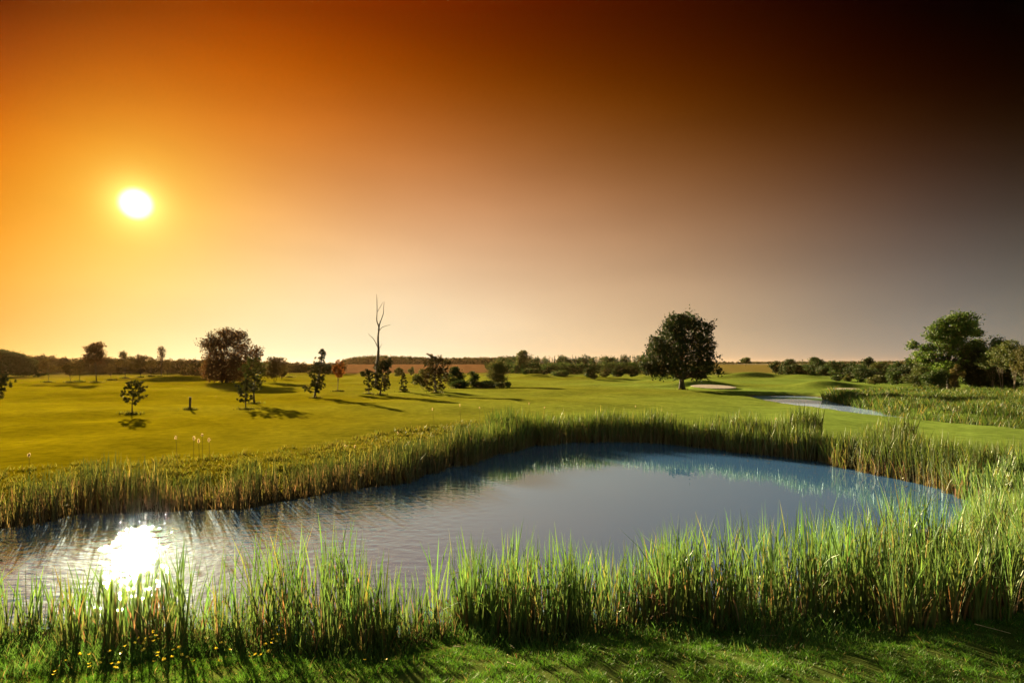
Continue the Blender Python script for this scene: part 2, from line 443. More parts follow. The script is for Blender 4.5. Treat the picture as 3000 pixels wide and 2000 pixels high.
def broadleaf(name, label, cat, u, v=None, d=None, top=None, w=None, col=GREEN, blobs=None, tf=.3, seed=0, group=None, leaf=None,
              cover=1.25, gap=.25, trunk_w=None, bark=None, lean=0, nb=None, stems=1, parts=('trunk', 'crown'), flat=0.0, amt=.22):
    r = np.random.default_rng(1000 + seed)
    X, Y, Z = base(u, v) if d is None else at_depth(u, d)
    s = Y / F
    vb = HOR + (H - Z) / s
    hh = (vb - top) * s; ww = w * s * (1.0 if blobs else 1.14)
    if leaf is None: leaf = float(np.clip(2.4 * Y / F * 1.6, .13, .7))
    bl = []
    if blobs:
        for (bu, bv, ru, rv) in blobs:
            bl.append((np.array([(bu - u) * s, r.uniform(-.35, .35) * ww * .5, (vb - bv) * s]), (ru * s, (ru + rv) * .5 * s, rv * s)))
    else:
        nb = nb or int(7 + min(7, hh * .7))
        ch = hh * (1 - tf)
        for k in range(nb):
            f = (k + .5) / nb
            zc = hh * tf + ch * (.16 + .72 * f)
            prof = math.sin(PI * (.18 + .74 * f)) ** .8
            a = r.uniform(0, 2 * PI); q = ww * .5 * prof * r.uniform(.25, .68)
            br = ww * .5 * r.uniform(.42, .60) * (.65 + .45 * prof)
            bl.append((np.array([math.cos(a) * q + lean * (zc / hh), math.sin(a) * q, min(zc, hh - br * .55)]), (br, br, br * r.uniform(.6, .85) * min(1.25, max(.6, ch / ww)))))
    t = thing(name, (X, Y, Z), label, cat, group)
    # trunk and limbs
    mb = MB()
    tw = (trunk_w * s if trunk_w else max(.05, hh * .022)) * .5
    cen = np.mean([b[0] for b in bl], 0)
    for st in range(stems):
        off = np.array([r.uniform(-.35, .35), r.uniform(-.3, .3), 0]) * (ww * .25 if stems > 1 else 0)
        topz = hh * (.78 if stems == 1 else r.uniform(.6, .85))
        tpt = np.array([cen[0] * .8 + off[0] * 2.4, cen[1] * .8 + off[1] * 2, topz])
        ts = np.linspace(0, 1, 7)[:, None]
        pts = off * .4 + (tpt - off * .4) * ts
        pts[:, 0] += np.sin(ts[:, 0] * PI * 1.5) * ww * .02 * r.normal(); pts[0, 2] = -.15
        rr = tw / math.sqrt(stems) * (1 - .85 * ts[:, 0]); rr[0] *= 1.28
        add_tube(mb, pts, rr, 8, r=r)
        for b in bl:
            if stems > 1 and r.random() < .5: continue
            k = int(np.clip(b[0][2] / hh * 6 - 1.4, 1, 5)); p0 = pts[k]; p1 = b[0] + r.normal(0, .15, 3) * np.array(b[1])
            mid = (p0 + p1) / 2 + np.array([0, 0, .06 * hh])
            tt = np.linspace(0, 1, 6)[:, None]
            q = (1 - tt) ** 2 * p0 + 2 * tt * (1 - tt) * mid + tt ** 2 * p1
            add_tube(mb, q, np.maximum(.012, rr[k] * .55 * (1 - .8 * tt[:, 0])), 5)
    mb.build(parts[0], bark or M_BARK, t, shade=True)
    mb = MB()
    P, K = crown_points(bl, leaf, r, cover, gap, seed)
    bc = np.exp(r.normal(0, .16, (len(bl), 1)))
    P[:, 2] = np.maximum(P[:, 2], .03 + leaf * .3)
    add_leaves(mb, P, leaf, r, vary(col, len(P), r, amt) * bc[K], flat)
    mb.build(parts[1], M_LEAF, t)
    return t

def pine(name, label, u, v, top, w, seed=0, group=None, lean=0, tf=.12, shape='cone', col=PINE, dens=1.0, cat='pine tree'):
    r = np.random.default_rng(2000 + seed)
    X, Y, Z = base(u, v); s = Y / F; vb = HOR + (H - Z) / s
    hh = (vb - top) * s; ww = w * s * .5
    t = thing(name, (X, Y, Z), label, cat, group)
    mb = MB(); ts = np.linspace(0, 1, 10)
    cx = lean * s * (ts ** 1.6)
    pts = np.stack([cx + .015 * hh * np.sin(ts * 7 + seed), .012 * hh * np.cos(ts * 5 + seed), ts * hh * .97], 1); pts[0, 2] = -.12
    rr = max(.035, .022 * hh) * (1 - .9 * ts); rr[0] *= 1.4
    add_tube(mb, pts, rr, 7, r=r)
    tufts, dirs = [], []
    nw = max(6, int(hh / .34))
    for k in range(nw):
        f = tf + (1 - tf) * (k + .3) / nw
        c = np.array([np.interp(f, ts, pts[:, i_]) for i_ in range(3)])
        g = (f - tf) / (1 - tf)
        if shape == 'cone': prof = .25 + .75 * (1 - g) ** .8 * min(1, g * 5 + .45)
        elif shape == 'round': prof = math.sin(PI * (.2 + .74 * g)) ** .7
        elif shape == 'tower': prof = (.95 * (.8 + .2 * math.sin(g * 19)) if g < .55 else (.45 if g < .68 else .28 * (1.15 - g) / .35)) 
        else: prof = .5 + .5 * (g if g < .7 else (1 - g) * 2.2)
        nbr = r.integers(3, 6)
        a0 = r.uniform(0, 2 * PI)
        for b in range(nbr):
            a = a0 + b / nbr * 2 * PI + r.normal(0, .25); L_ = ww * prof * r.uniform(.65, 1.15) 
            up = r.uniform(.12, .45) + .5 * g
            tt = np.linspace(0, 1, 5)[:, None]
            dv = np.array([math.cos(a), math.sin(a), 0])
            q = c + dv * L_ * tt + np.array([0, 0, 1]) * L_ * up * (tt ** 1.5)
            add_tube(mb, q, np.maximum(.008, rr[0] * .3 * (1 - .75 * tt[:, 0])), 4)
            nt_ = max(2, int((L_ / .13) * dens))
            for x in r.uniform(.3, 1.05, nt_):
                p = c + dv * L_ * x + np.array([0, 0, 1]) * L_ * up * max(0, x) ** 1.5
                p = p + r.normal(0, .07 * ww, 3)
                tufts.append(p); dirs.append(dv * .7 + np.array([0, 0, .7]))
    for x in np.linspace(.82, 1.0, 5):
        c = np.array([np.interp(x, ts, pts[:, i_]) for i_ in range(3)]); tufts.append(c); dirs.append(np.array([0, 0, 1.]))
    mb.build('trunk', M_BARK, t, shade=True)
    tufts = np.array(tufts); dirs = np.array(dirs); n = len(tufts); NN = 26
    B = np.repeat(tufts, NN, 0) + r.normal(0, .025, (n * NN, 3))
    D = np.repeat(dirs, NN, 0) + r.normal(0, .62, (n * NN, 3)); D /= np.linalg.norm(D, axis=1)[:, None]
    Ln = r.uniform(.12, .27, (n * NN, 1)) * (1 if hh > 3 else .8)
    sd = np.cross(D, r.normal(size=D.shape)); sd /= np.linalg.norm(sd, axis=1)[:, None]
    wd = .008 + .00034 * Y
    V = np.stack([B - sd * wd * .6, B + D * Ln * .5 + sd * wd, B + D * Ln, B + D * Ln * .5 - sd * wd], 1)
    tc_ = np.repeat(vary(col, n, r, .25), NN, 0)
    mb = MB(); mb.add(V.reshape(-1, 3), None, np.arange(n * NN * 4).reshape(-1, 4), np.repeat(tc_, 4, 0))
    mb.build('crown', M_NEEDLE, t)
    return t

TREE_BASES = []
# the big oak
OAK = [(2000,955,60,42),(1960,968,44,36),(2046,966,42,38),(1998,1004,82,46),(1925,1010,38,36),(2056,1010,34,36),(1925,1045,44,36),(1990,1050,66,42),(2055,1050,44,34),
       (1902,1078,34,28),(1945,1084,46,26),(2010,1085,50,26),(2072,1075,38,30),(2092,1086,22,20),(2050,1098,34,16),(2078,1108,14,12),(1887,1074,18,18),(2020,935,32,22),(1975,938,28,20)]
OAK = [(1999 + (a - 1999) * 1.0, b, c, d) for a, b, c, d in OAK]
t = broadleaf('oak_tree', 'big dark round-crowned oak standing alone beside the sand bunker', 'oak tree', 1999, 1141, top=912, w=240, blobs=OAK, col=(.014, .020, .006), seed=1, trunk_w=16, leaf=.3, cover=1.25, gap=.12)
# the ash on the right with its shrubs
ASH = [(2815,935,44,24),(2770,945,32,22),(2850,950,30,20),(2740,965,30,20),(2800,965,50,24),(2862,975,24,16),(2715,985,26,18),(2760,990,34,20),(2690,1010,22,15),(2712,1020,30,16),
       (2800,1005,44,22),(2850,1005,26,14),(2770,1030,40,22),(2730,1045,36,24),(2820,1035,36,18),(2700,1040,20,12),(2745,1080,36,26),(2780,1090,30,30),(2790,965,46,30),(2840,1020,34,22),(2775,1000,46,26),(2760,1062,44,30),(2820,1075,34,30)]
broadleaf('ash_tree', 'tall airy green ash with visible limbs above the marsh bushes', 'ash tree', 2785, 1140, top=904, w=215, blobs=ASH, col=(.052, .082, .014), seed=2, trunk_w=17, leaf=.27, cover=1.35, gap=.26, flat=.15)
# the big tree on the left, flare red painted into its leaves
BIG_LEFT_TREE = [(655,1000,50,30),(630,1015,40,30),(690,1005,42,32),(660,975,28,18),(695,980,24,16),(620,1050,34,30),(660,1050,55,40),(710,1045,42,38),(735,1030,24,24),(745,1050,20,16),
       (640,1085,45,34),(690,1085,45,34),(610,1090,26,26),(665,1105,50,16),(720,1085,26,30)]
broadleaf('flare_red_tree', 'large ragged-topped tree, leaves painted flare red, biggest on the left lawn', 'tree', 655, 1121, top=957, w=175, blobs=BIG_LEFT_TREE, col=FLARE_RED, seed=3, stems=4, leaf=.3, cover=1.0, gap=.35, trunk_w=12)

G1 = 'young trees on the left lawn'
for k, (u, v, top, w, tf, col, cov, gap, lab) in enumerate([
    (140,1120,1052,44,.35,FLARE_BROWN,.55,.5,'short twin-stemmed young tree nearest the dark bush at the far left'),
    (207,1120,1058,52,.3,FLARE_BROWN,.6,.45,'low spreading young tree just left of a thin straight one'),
    (233,1118,1052,20,.4,FLARE_BROWN,.6,.45,'thin straight young tree left of the tall open-crowned one'),
    (283,1120,999,72,.42,FLARE_RED,.8,.42,'tall young tree with open crown painted flare red and leaning trunk on the left lawn'),
    (325,1114,1062,26,.3,FLARE_BROWN,.55,.5,'small thin tree right of the tall open-crowned one'),
    (367,1108,1028,40,.35,FLARE_BROWN,.6,.5,'slender young tree behind the left end of the grass mound'),
    (411,1106,1037,54,.3,FLARE_BROWN,.8,.4,'fuller young tree standing behind the middle of the grass mound'),
    (442,1103,1043,28,.35,FLARE_BROWN,.5,.5,'sparse young tree with a flat top behind the mound'),
    (472,1104,1008,26,.45,FLARE_RED,.38,.6,'tall wispy sapling rising above the mound, thinnest of its row'),
    (491,1104,1054,22,.35,FLARE_BROWN,.5,.5,'short sapling right beside the tall wispy one')]):
    broadleaf('young_tree', lab, 'tree', u, v, top=top, w=w, tf=tf, col=col, seed=20 + k, cover=cov, gap=gap, group=G1, leaf=.26, stems=2 if k in (0, 3) else 1)
    TREE_BASES.append((u, v))
# bushes and small trees on the left
for k, (u, v, top, w, col, lab) in enumerate([
    (15,1103,1021,95,DARK,'tallest dark bush at the left edge of the far lawn'),
    (72,1103,1046,70,DARK,'middle dark bush of the clump at the far left'),
    (112,1104,1068,46,DARK,'lowest dark bush of the clump at the far left'),
    (542,1106,1072,30,FLARE_BROWN,'small round bush right of the grass mound'),
    (580,1110,1060,50,FLARE_BROWN,'bush pressed against the left side of the large flare-red tree')]):
    broadleaf('bush', lab, 'bush', u, v, top=top, w=w, tf=.02, col=col, seed=40 + k, cover=1.2, gap=.1, group='bushes on the left', parts=('stem', 'foliage'), stems=3)
broadleaf('small_tree', 'ragged bushy tree right of the large flare-red tree', 'tree', 803, 1119, top=1040, w=66, tf=.1, col=FLARE_BROWN, seed=50, stems=3, cover=.9, gap=.35)
broadleaf('small_tree', 'little tree in a grass tuft before the hazy wood', 'tree', 849, 1106, top=1062, w=28, tf=.3, col=FLARE_BROWN, seed=51, cover=.8, gap=.35)
broadleaf('small_tree', 'low bush-like tree between ragged tree and little tufted tree', 'tree', 825, 1112, top=1066, w=36, tf=.1, col=FLARE_BROWN, seed=52, cover=.9, gap=.3)

for k, (u, v, top, w, col, lab) in enumerate([
    (2330,1098,1066,60,DARK,'low dark tree filling the gap before the pointed conifer'),
    (2420,1102,1064,56,DARK,'dark low tree between the broad tree and the rounded one'),
    (2705,1120,1058,60,DARK,'dark tree behind the left side of the ash'),
    (2855,1140,1000,84,DARK,'dense dark tree joining the ash to the right thicket'),
    (2895,1141,1012,90,DARK,'dense dark tree behind the willow nearest the ash'),
    (2955,1146,1030,100,(.022,.034,.01),'broad dark tree behind the pale-stemmed willows'),
    (3010,1150,1028,90,GREEN,'green tree behind the willow at the right edge')]):
    broadleaf('thicket_tree', lab, 'tree', u, v, top=top, w=w, tf=.04, col=col, seed=170 + k, cover=1.25, gap=.1, group='dense trees on the right')

G2 = 'young pines planted on the lawn'
pine('young_pine', 'short young pine leaning right with its shadow on the lawn below', 385, 1212, 1120, 66, 1, G2, lean=18, tf=.3, shape='round')
pine('young_pine', 'smallest pine standing in front of a taller pale one', 720, 1199, 1112, 58, 2, G2, tf=.25, shape='round')
pine('young_pine', 'taller pale olive pine directly behind the smallest pine', 746, 1182, 1052, 74, 3, G2, tf=.3, shape='round', col=OLIVE, dens=.7, lean=-5)
pine('young_pine', 'tall narrow pine with thin leaning top left of the dead tree', 925, 1166, 1021, 64, 4, G2, lean=24, tf=.1, shape='tower')
broadleaf('small_tree', 'slim bare-trunked tree, leaves painted flare red, between tall pine and dead tree', 'tree', 989, 1146, top=1052, w=38, tf=.38, col=(.15, .048, .010), seed=53, cover=.8, gap=.5, lean=.25)  # orange-red lens flare glow painted into the leaf colour
pine('young_pine', 'small dark pine left of the bushy pine below the dead tree', 1081, 1154, 1082, 34, 5, G2, tf=.12, shape='cone', lean=-4)
pine('young_pine', 'bushy dark pine in front of the dead tree', 1113, 1158, 1056, 66, 6, G2, tf=.12, shape='round', lean=22, dens=1.25)
pine('young_pine', 'tiny neat pine alone right of the dead tree', 1182, 1148, 1095, 30, 7, G2, tf=.05, shape='cone')
pine('young_pine', 'broad rusty pine left of the dark shrub row', 1276, 1151, 1044, 76, 8, G2, tf=.08, shape='round', col=(.042, .030, .010), dens=1.2)
pine('young_pine', 'pine cut off by the left edge of the view, branch tips showing', -22, 1205, 1085, 104, 9, G2, tf=.3, shape='round')
# shrub row beside the rusty pine
for k, (u, v, top, w, col, lab) in enumerate([
    (1240,1140,1078,50,OLIVE,'low shrub partly behind the rusty pine'),
    (1334,1134,1070,60,DARK,'dark rounded shrub right beside the rusty pine'),
    (1385,1134,1084,36,DARK,'narrow shrub in the middle of the shrub row'),
    (1420,1136,1112,70,DARK,'lowest spreading shrub in the middle of the shrub row'),
    (1460,1134,1055,74,OLIVE,'tree-like shrub at the right end of the shrub row'),
    (1345,1138,1112,70,DARK,'low dark undergrowth shrub below the rounded shrub'),
    (1480,1137,1116,50,DARK,'low shrub tapering off at the right end of the row')]):
    broadleaf('shrub', lab, 'shrub', u, v, top=top, w=w, tf=.05, col=col, seed=60 + k, cover=1.0, gap=.25, group='shrub row beside the rusty pine', parts=('stem', 'foliage'), stems=3)
for k, (u, v, top, w, col, lab) in enumerate([
    (1060,1103,1086,26,DARK,'tiny dark shrub at the foot of the ploughed field, left'),
    (1168,1104,1076,28,OLIVE,'small shrub at the foot of the ploughed field, right of the dead tree'),
    (1206,1101,1073,18,PALE,'pale yellow-green sapling before the ploughed field'),
    (1602,1099,1071,36,DARK,'neat round bush in front of the conifer wood'),
    (1645,1101,1083,56,GREEN,'low flat bush right of the neat round bush'),
    (1555,1098,1078,50,GREEN,'low hedge-like bush left of the neat round bush'),
    (1735,1108,1072,46,DARK,'dark bush at the left of the group near the oak'),
    (1775,1108,1076,36,OLIVE,'middle lighter bush of the group near the oak'),
    (1812,1107,1070,44,DARK,'dark bush at the right of the group near the oak'),
    (1850,1107,1072,40,DARK,'dark bush half hidden behind the left side of the oak')]):
    broadleaf('bush', lab, 'bush', u, v, top=top, w=w, tf=.02, col=col, seed=80 + k, cover=1.15, gap=.15, group='bushes before the wood', parts=('stem', 'foliage'), stems=3)
broadleaf('broad_tree', 'bright green tree sticking up above the conifer wood', 'tree', 1537, d=205, top=1024, w=46, tf=.2, col=PALE, seed=95, cover=.9, gap=.3)
# far right
broadleaf('field_tree', 'lone little tree on the field crest right of the oak', 'tree', 2184, d=330, top=1046, w=32, tf=.3, col=GREEN, seed=96, cover=1.0, gap=.25)
for k, (u, v, top, w, col, tf, lab) in enumerate([
    (2272,1096,1056,30,DARK,.05,'small dark tree at the left end of the tree group past the bunker'),
    (2309,1096,1050,54,DARK,.06,'dark dome-shaped tree left of the pointed conifer'),
    (2389,1101,1045,56,GREEN,.06,'broad tree right of the pointed conifer'),
    (2443,1103,1055,44,GREEN,.06,'tree with small rounded top left of the long hedge'),
    (2468,1104,1072,30,DARK,.05,'low dark tree filling the gap left of the long hedge'),
    (2502,1112,1062,56,DARK,.05,'wide dark tree at the left end of the long hedge'),
    (2543,1110,1046,36,DARK,.35,'narrow tree with dense cap rising over the long hedge'),
    (2580,1112,1060,60,OLIVE,.08,'pale olive tree over the middle of the long hedge'),
    (2620,1113,1060,44,GREEN,.08,'round tree over the right part of the long hedge'),
    (2666,1114,1044,32,GREEN,.1,'upright poplar-like tree left of the ash')]):
    broadleaf('distant_tree', lab, 'tree', u, v, top=top, w=w, tf=tf, col=col, seed=100 + k, cover=1.15, gap=.12, group='trees past the stream')
def hedge_blobs(u0, u1, v0, v1, n, r):
    return [(u0 + (u1 - u0) * (k + .5) / n, v1 + (v0 - v1) * r.uniform(.4, .65), (u1 - u0) / n * .9, abs(v1 - v0) * r.uniform(.42, .55)) for k in range(n)]
rr_ = np.random.default_rng(5)
broadleaf('hedge', 'long dark hedge running under the trees past the stream', 'hedge', 2610, 1118, top=1076, w=180, blobs=hedge_blobs(2500, 2700, 1074, 1116, 9, rr_), col=DARK, seed=120, cover=1.1, gap=.05, parts=('stem', 'foliage'), stems=3)
for k, (u, v, top, w, col, lab) in enumerate([
    (2455,1116,1096,40,GREEN,'low bush at the left foot of the long hedge'),
    (2487,1118,1095,30,OLIVE,'paler round bush in front of the hedge end'),
    (2522,1120,1100,26,GREEN,'smallest bush in front of the long hedge'),
    (2570,1126,1096,50,OLIVE,'square clipped-looking bush before the long hedge'),
    (2625,1130,1086,56,GREEN,'bush between the long hedge and the marsh'),
    (2690,1142,1070,90,(.04,.05,.012),'large olive bush under the left side of the ash'),
    (2740,1146,1080,70,GREEN,'rounded bush right in front of the ash trunk'),
    (2800,1146,1062,40,(.065,.05,.014),'yellow-brown upright bush right of the ash trunk'),
    (2870,1142,1020,80,(.012,.018,.006),'very dark tall shrub right of the ash'),
    (2920,1143,1040,80,(.012,.018,.006),'very dark broad shrub at the far right thicket')]):
    broadleaf('bush', lab, 'bush', u, v, top=top, w=w, tf=.02, col=col, seed=130 + k, cover=1.15, gap=.12, group='bushes round the ash', parts=('stem', 'foliage'), stems=3)
for k, (u, v, top, w, tf, col, lab) in enumerate([
    (2905,1146,985,78,.4,(.06,.085,.02),'willow whose thin crown stands just right of the ash'),
    (2938,1150,1006,64,.45,(.042,.052,.013),'pale-stemmed willow left of the edge willow'),
    (2968,1152,994,66,.45,(.045,.054,.014),'taller pale-stemmed willow at the right edge of the thicket'),
    (3004,1154,1010,64,.35,(.055,.052,.015),'yellowish willow cut by the right edge of the view')]):
    broadleaf('willow_tree', lab, 'willow tree', u, v, top=top, w=w, tf=tf, col=col, seed=150 + k, cover=.75, gap=.4, stems=2, bark=M_PALEBARK, group='willows on the right')
# pointed conifer
def conifer_into(mbt, mbc, X, Y, Z, hh, ww, r, col, leaf):
    add_tube(mbt, [(X, Y, Z - .1), (X, Y, Z + hh * .5), (X, Y, Z + hh * .95)], [hh * .02, hh * .012, .02], 5)
    n = int(hh * ww * 9 / (leaf * leaf) * .12) + 60
    f = 1 - np.sqrt(r.uniform(0, 1, n)); a = r.uniform(0, 2 * PI, n)
    q = ww * .5 * (1 - f) * (.75 + .25 * np.sin(f * hh * 5.5)) * np.sqrt(r.uniform(.25, 1.1, n))
    P = np.stack([X + np.cos(a) * q, Y + np.sin(a) * q, Z + .08 * hh + f * hh * .92 - .25 * q], 1)
    add_leaves(mbc, P, leaf, r, vary(col, n, r, .25), .3)
X, Y, Z = base(2351, 1094); t = thing('conifer_tree', (X, Y, Z), 'dark pointed conifer between two rounded trees past the bunker', 'conifer tree')
mt, mc = MB(), MB(); s = Y / F; conifer_into(mt, mc, 0, 0, 0, (1094 - 1050) * s, 30 * s, np.random.default_rng(9), DARK, .4)
mt.build('trunk', M_BARK, t, shade=True); mc.build('crown', M_LEAF, t)

# dead tree: bare forked trunk, traced limb by limb
X, Y, Z = base(1103, 1131); s = Y / F; vb = HOR + (H - Z) / s
t = thing('dead_tree', (X, Y, Z), 'tall bare dead tree with forked limbs against the sky', 'dead tree')
z3 = 646 / 140.
def dp(pts, dy0, dy1):
    n = len(pts)
    return [((1050 + a / z3 - 1103) * s, dy0 + (dy1 - dy0) * k / (n - 1), (vb - (840 + b / z3)) * s) for k, (a, b) in enumerate(pts)]
LIMBS = [('trunk', [(243,1345),(247,1200),(255,1000),(268,900),(270,830),(262,720),(264,640),(275,580),(270,520),(240,460),(248,330),(245,160),(235,95)], [.30,.28,.25,.21,.17,.15,.15,.14,.11,.085,.06,.045,.02], 0, .3),
         ('branch', [(276,590),(284,510),(315,440),(350,350),(350,280),(365,210)], [.11,.09,.07,.05,.04,.018], .1, -.7),
         ('branch', [(282,590),(315,545),(360,528),(412,512),(428,514)], [.06,.045,.035,.025,.012], .1, .5),
         ('branch', [(252,335),(285,270),(305,235),(322,195)], [.045,.035,.028,.012], .25, .8),
         ('branch', [(266,825),(240,760),(205,690),(160,660),(160,632)], [.08,.06,.045,.03,.012], 0, -.9),
         ('branch', [(272,845),(296,800),(315,765)], [.06,.035,.012], 0, .6),
         ('branch', [(282,515),(283,485),(278,455)], [.04,.025,.012], .1, .3),
         ('branch', [(243,1130),(228,1060),(215,1010)], [.05,.03,.012], 0, .5)]
tr = None
for nm, pts, rad_, a0, a1 in LIMBS:
    m = MB(); P = np.array(dp(pts, a0, a1)); k = np.linspace(0, 1, len(P)); kk = np.linspace(0, 1, len(P) * 3)
    P = np.stack([np.interp(kk, k, P[:, q_]) for q_ in range(3)], 1); P[1:-1] = (P[:-2] + 2 * P[1:-1] + P[2:]) / 4
    if nm == 'trunk': P[0, 2] = -.2
    add_tube(m, P, np.interp(kk, k, rad_), 7, r=np.random.default_rng(3))
    o = m.build(nm, M_DEADWOOD, t, shade=True)

# far woods that read as one mass
def wood(name, label, u0, u1, d, topf, col, seed, n, conif=.6, depth=25):
    r = np.random.default_rng(seed); mt, mc = MB(), MB()
    for k in range(n):
        u = u0 + (u1 - u0) * (k + r.uniform(0, 1)) / n
        dd = (d(u) if callable(d) else d) * (1 + r.uniform(0, depth) / 250); X, Y, Z = at_depth(u, dd); s = Y / F; vb = HOR + (H - Z) / s
        hh = (vb - topf(u)) * s * r.uniform(.86, 1.06); leaf = max(.35, 3.6 * s)
        if r.random() < conif: conifer_into(mt, mc, X, Y, Z, hh * 1.05, hh * r.uniform(.34, .5), r, np.array(col) * r.uniform(.7, 1.1), leaf)
        else:
            ww = hh * r.uniform(.5, .8)
            bl = [(np.array([X + r.normal(0, ww * .2), Y + r.normal(0, ww * .2), Z + hh * f]), (ww * .42, ww * .42, hh * .26)) for f in (.22, .42, .58, .74)]
            P, K = crown_points(bl, leaf, r, .75, .1, int(r.integers(1e6)))
            add_leaves(mc, P, leaf, r, vary(np.array(col) * r.uniform(.8, 1.5), len(P), r, .25))
            add_tube(mt, [(X, Y, Z - .1), (X, Y, Z + hh * .6)], [hh * .02, hh * .01], 5)
    m = MB()
    for src in (mt, mc):
        v = np.concatenate(src.v); c = np.concatenate(src.c) if src is mc else np.broadcast_to(np.array([.05, .035, .02]), v.shape)
        m.add(v, np.concatenate(src.t) if src.t else None, np.concatenate(src.q) if src.q else None, c)
    return tag(m.build(name, M_LEAF), label, 'woodland', kind='stuff')
def prof(pts):
    a = np.array(pts, float); return lambda u: float(np.interp(u, a[:, 0], a[:, 1]))
wood('far_woodland', 'hazy broadleaf woodland along the far left edge of the course', -60, 1010, 188, prof([(-60,1050),(60,1046),(128,1036),(190,1047),(330,1045),(420,1050),(600,1049),(760,1057),(860,1060),(960,1062),(1010,1058)]), (.03, .020, .006), 71, 170, .08)
wood('ridge_woodland', 'dark wood on the ridge above the ploughed field', 1000, 1520, 540, prof([(1000,1054),(1040,1044),(1120,1041),(1200,1043),(1280,1048),(1400,1046),(1520,1043)]), (.02, .022, .006), 72, 260, .35)
wood('conifer_wood', 'dense dark conifer wood behind the middle of the lawn', 1425, 1990, prof([(1425,250),(1480,215),(1990,205)]), prof([(1425,1058),(1470,1044),(1600,1042),(1700,1041),(1990,1040)]), DARK, 73, 150, .75, 40)
wood('thicket', 'low broadleaf thicket along the front of the conifer wood', 1440, 1980, 200, prof([(1440,1066),(1520,1060),(1700,1062),(1980,1056)]), GREEN, 74, 60, .0, 8)
wood('right_woodland', 'dark woodland band behind the trees past the stream', 2285, 2780, 172, prof([(2285,1070),(2400,1062),(2600,1066),(2780,1060)]), (.018, .026, .007), 76, 90, .1, 12)
wood('far_hedgerow', 'faint line of trees along the horizon on the right', 2110, 3100, 900, prof([(2110,1059),(2300,1058),(2700,1056),(3100,1052)]), DARK, 75, 320, .1)

# ------------------------------------------------------------------ wooden post
X, Y, Z = base(556, 1199); m = MB(); s = Y / F
hp = 36 * s; th = np.linspace(0, 1, 6)
add_tube(m, np.stack([.03 * th, 0 * th, -.1 + (hp + .1) * th], 1), [.085, .082, .08, .08, .078, .07], 10, r=np.random.default_rng(4))
o = m.build('wooden_post', M_POST, loc=(0, 0, 0), shade=False); o.location = (X, Y, Z)
tag(o, 'short dark wooden post standing alone on the left lawn', 'post')
POST = (X, Y)

# ------------------------------------------------------------------ reeds
def sample_xy(n, lo, hi, r): return r.uniform(lo[0], hi[0], n), r.uniform(lo[1], hi[1], n)
RG = np.array([.08, .13, .02]); RY = np.array([.15, .14, .04]); RD = np.array([.035, .068, .022]); RB = np.array([.13, .078, .042])

def reeds(name, label, X, Y, hgt, r, nb=(4, 7), wid=.016, brown=.25, lean=.09, colA=RG, colB=RD, nseg=4, deadbase=.5):
    n = len(X)
    Z = np.maximum(height(X, Y), -.25)
    cnt = r.integers(nb[0], nb[1] + 1, n)
    idx = np.repeat(np.arange(n), cnt); N = len(idx)
    D = np.hypot(X, Y)[idx]
    b = np.stack([X[idx] + r.normal(0, .035, N), Y[idx] + r.normal(0, .035, N), Z[idx] - .03], 1)
    fan = np.repeat(r.uniform(0, PI, n), cnt) + r.choice([0, PI], N) + r.normal(0, .35, N)
    h = hgt[idx] * (1.12 - .62 * r.random(N) ** 1.1)
    ln = np.abs(r.normal(0, lean, N)) + .02; bd = np.abs(r.normal(0, .10, N)) * (1 + 2.5 * (r.random(N) < .06))
    mixk = r.random(N)[:, None]
    c1 = vary(colA, N, r, .2) * mixk + vary(colB, N, r, .2) * (1 - mixk)
    yl = r.random(N) < .08; c1[yl] = vary(RY, yl.sum(), r, .2)
    br = r.random(N) < brown; c1[br] = vary(RB, br.sum(), r, .3); h[br] *= .66; bd[br] *= 2.2
    c0 = c1 * (1 - deadbase) + vary(RB * .8, N, r, .25) * deadbase
    w = wid * r.uniform(.6, 1.3, N) * np.maximum(1, D / 15)
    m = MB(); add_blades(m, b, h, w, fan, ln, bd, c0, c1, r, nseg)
    return tag(m.build(name, M_REED), label, 'reeds', kind='stuff')

r = np.random.default_rng(51)
wc = Waves(61, 1.6); wc2 = Waves(62, 5)
# near bank, left part: clumps with gaps over the glittering water
X, Y = sample_xy(60000, (-12, 7.2), (18, 20), r); sd_ = pond_sd(X, Y)
nearside = (Y < 10.6) & (X < 7.5) & (sd_ > -1.25) & (sd_ < .65)
U = 1500 + X / Y * F
dens = np.where(U < 1350, np.clip(.32 + .22 * wc(X, Y), .08, .7), np.clip(.85 + .35 * wc(X, Y), .3, 1))
dens = dens * np.where(sd_ < -.5, smooth(-1.3, -.4, sd_), 1) * np.where(np.abs(U - 1310) < 20, .45, 1)
k = nearside & (r.random(len(X)) < dens * .50)
hgt = np.interp(U[k], [0, 350, 700, 1000, 1230, 1450, 1600, 2300], [1.18, 1.22, 1.33, 1.26, 1.06, 1.15, 1.5, 1.62]) * (1 + .13 * wc2(X[k], Y[k]) + .08 * wc(X[k], Y[k])) 
reeds('near_reeds', 'tall fresh green reeds along the near bank in front of the pond', X[k], Y[k], hgt, r, nb=(4, 5), wid=.027, brown=.2, lean=.075, colA=np.array([.098, .172, .040]), colB=RD)
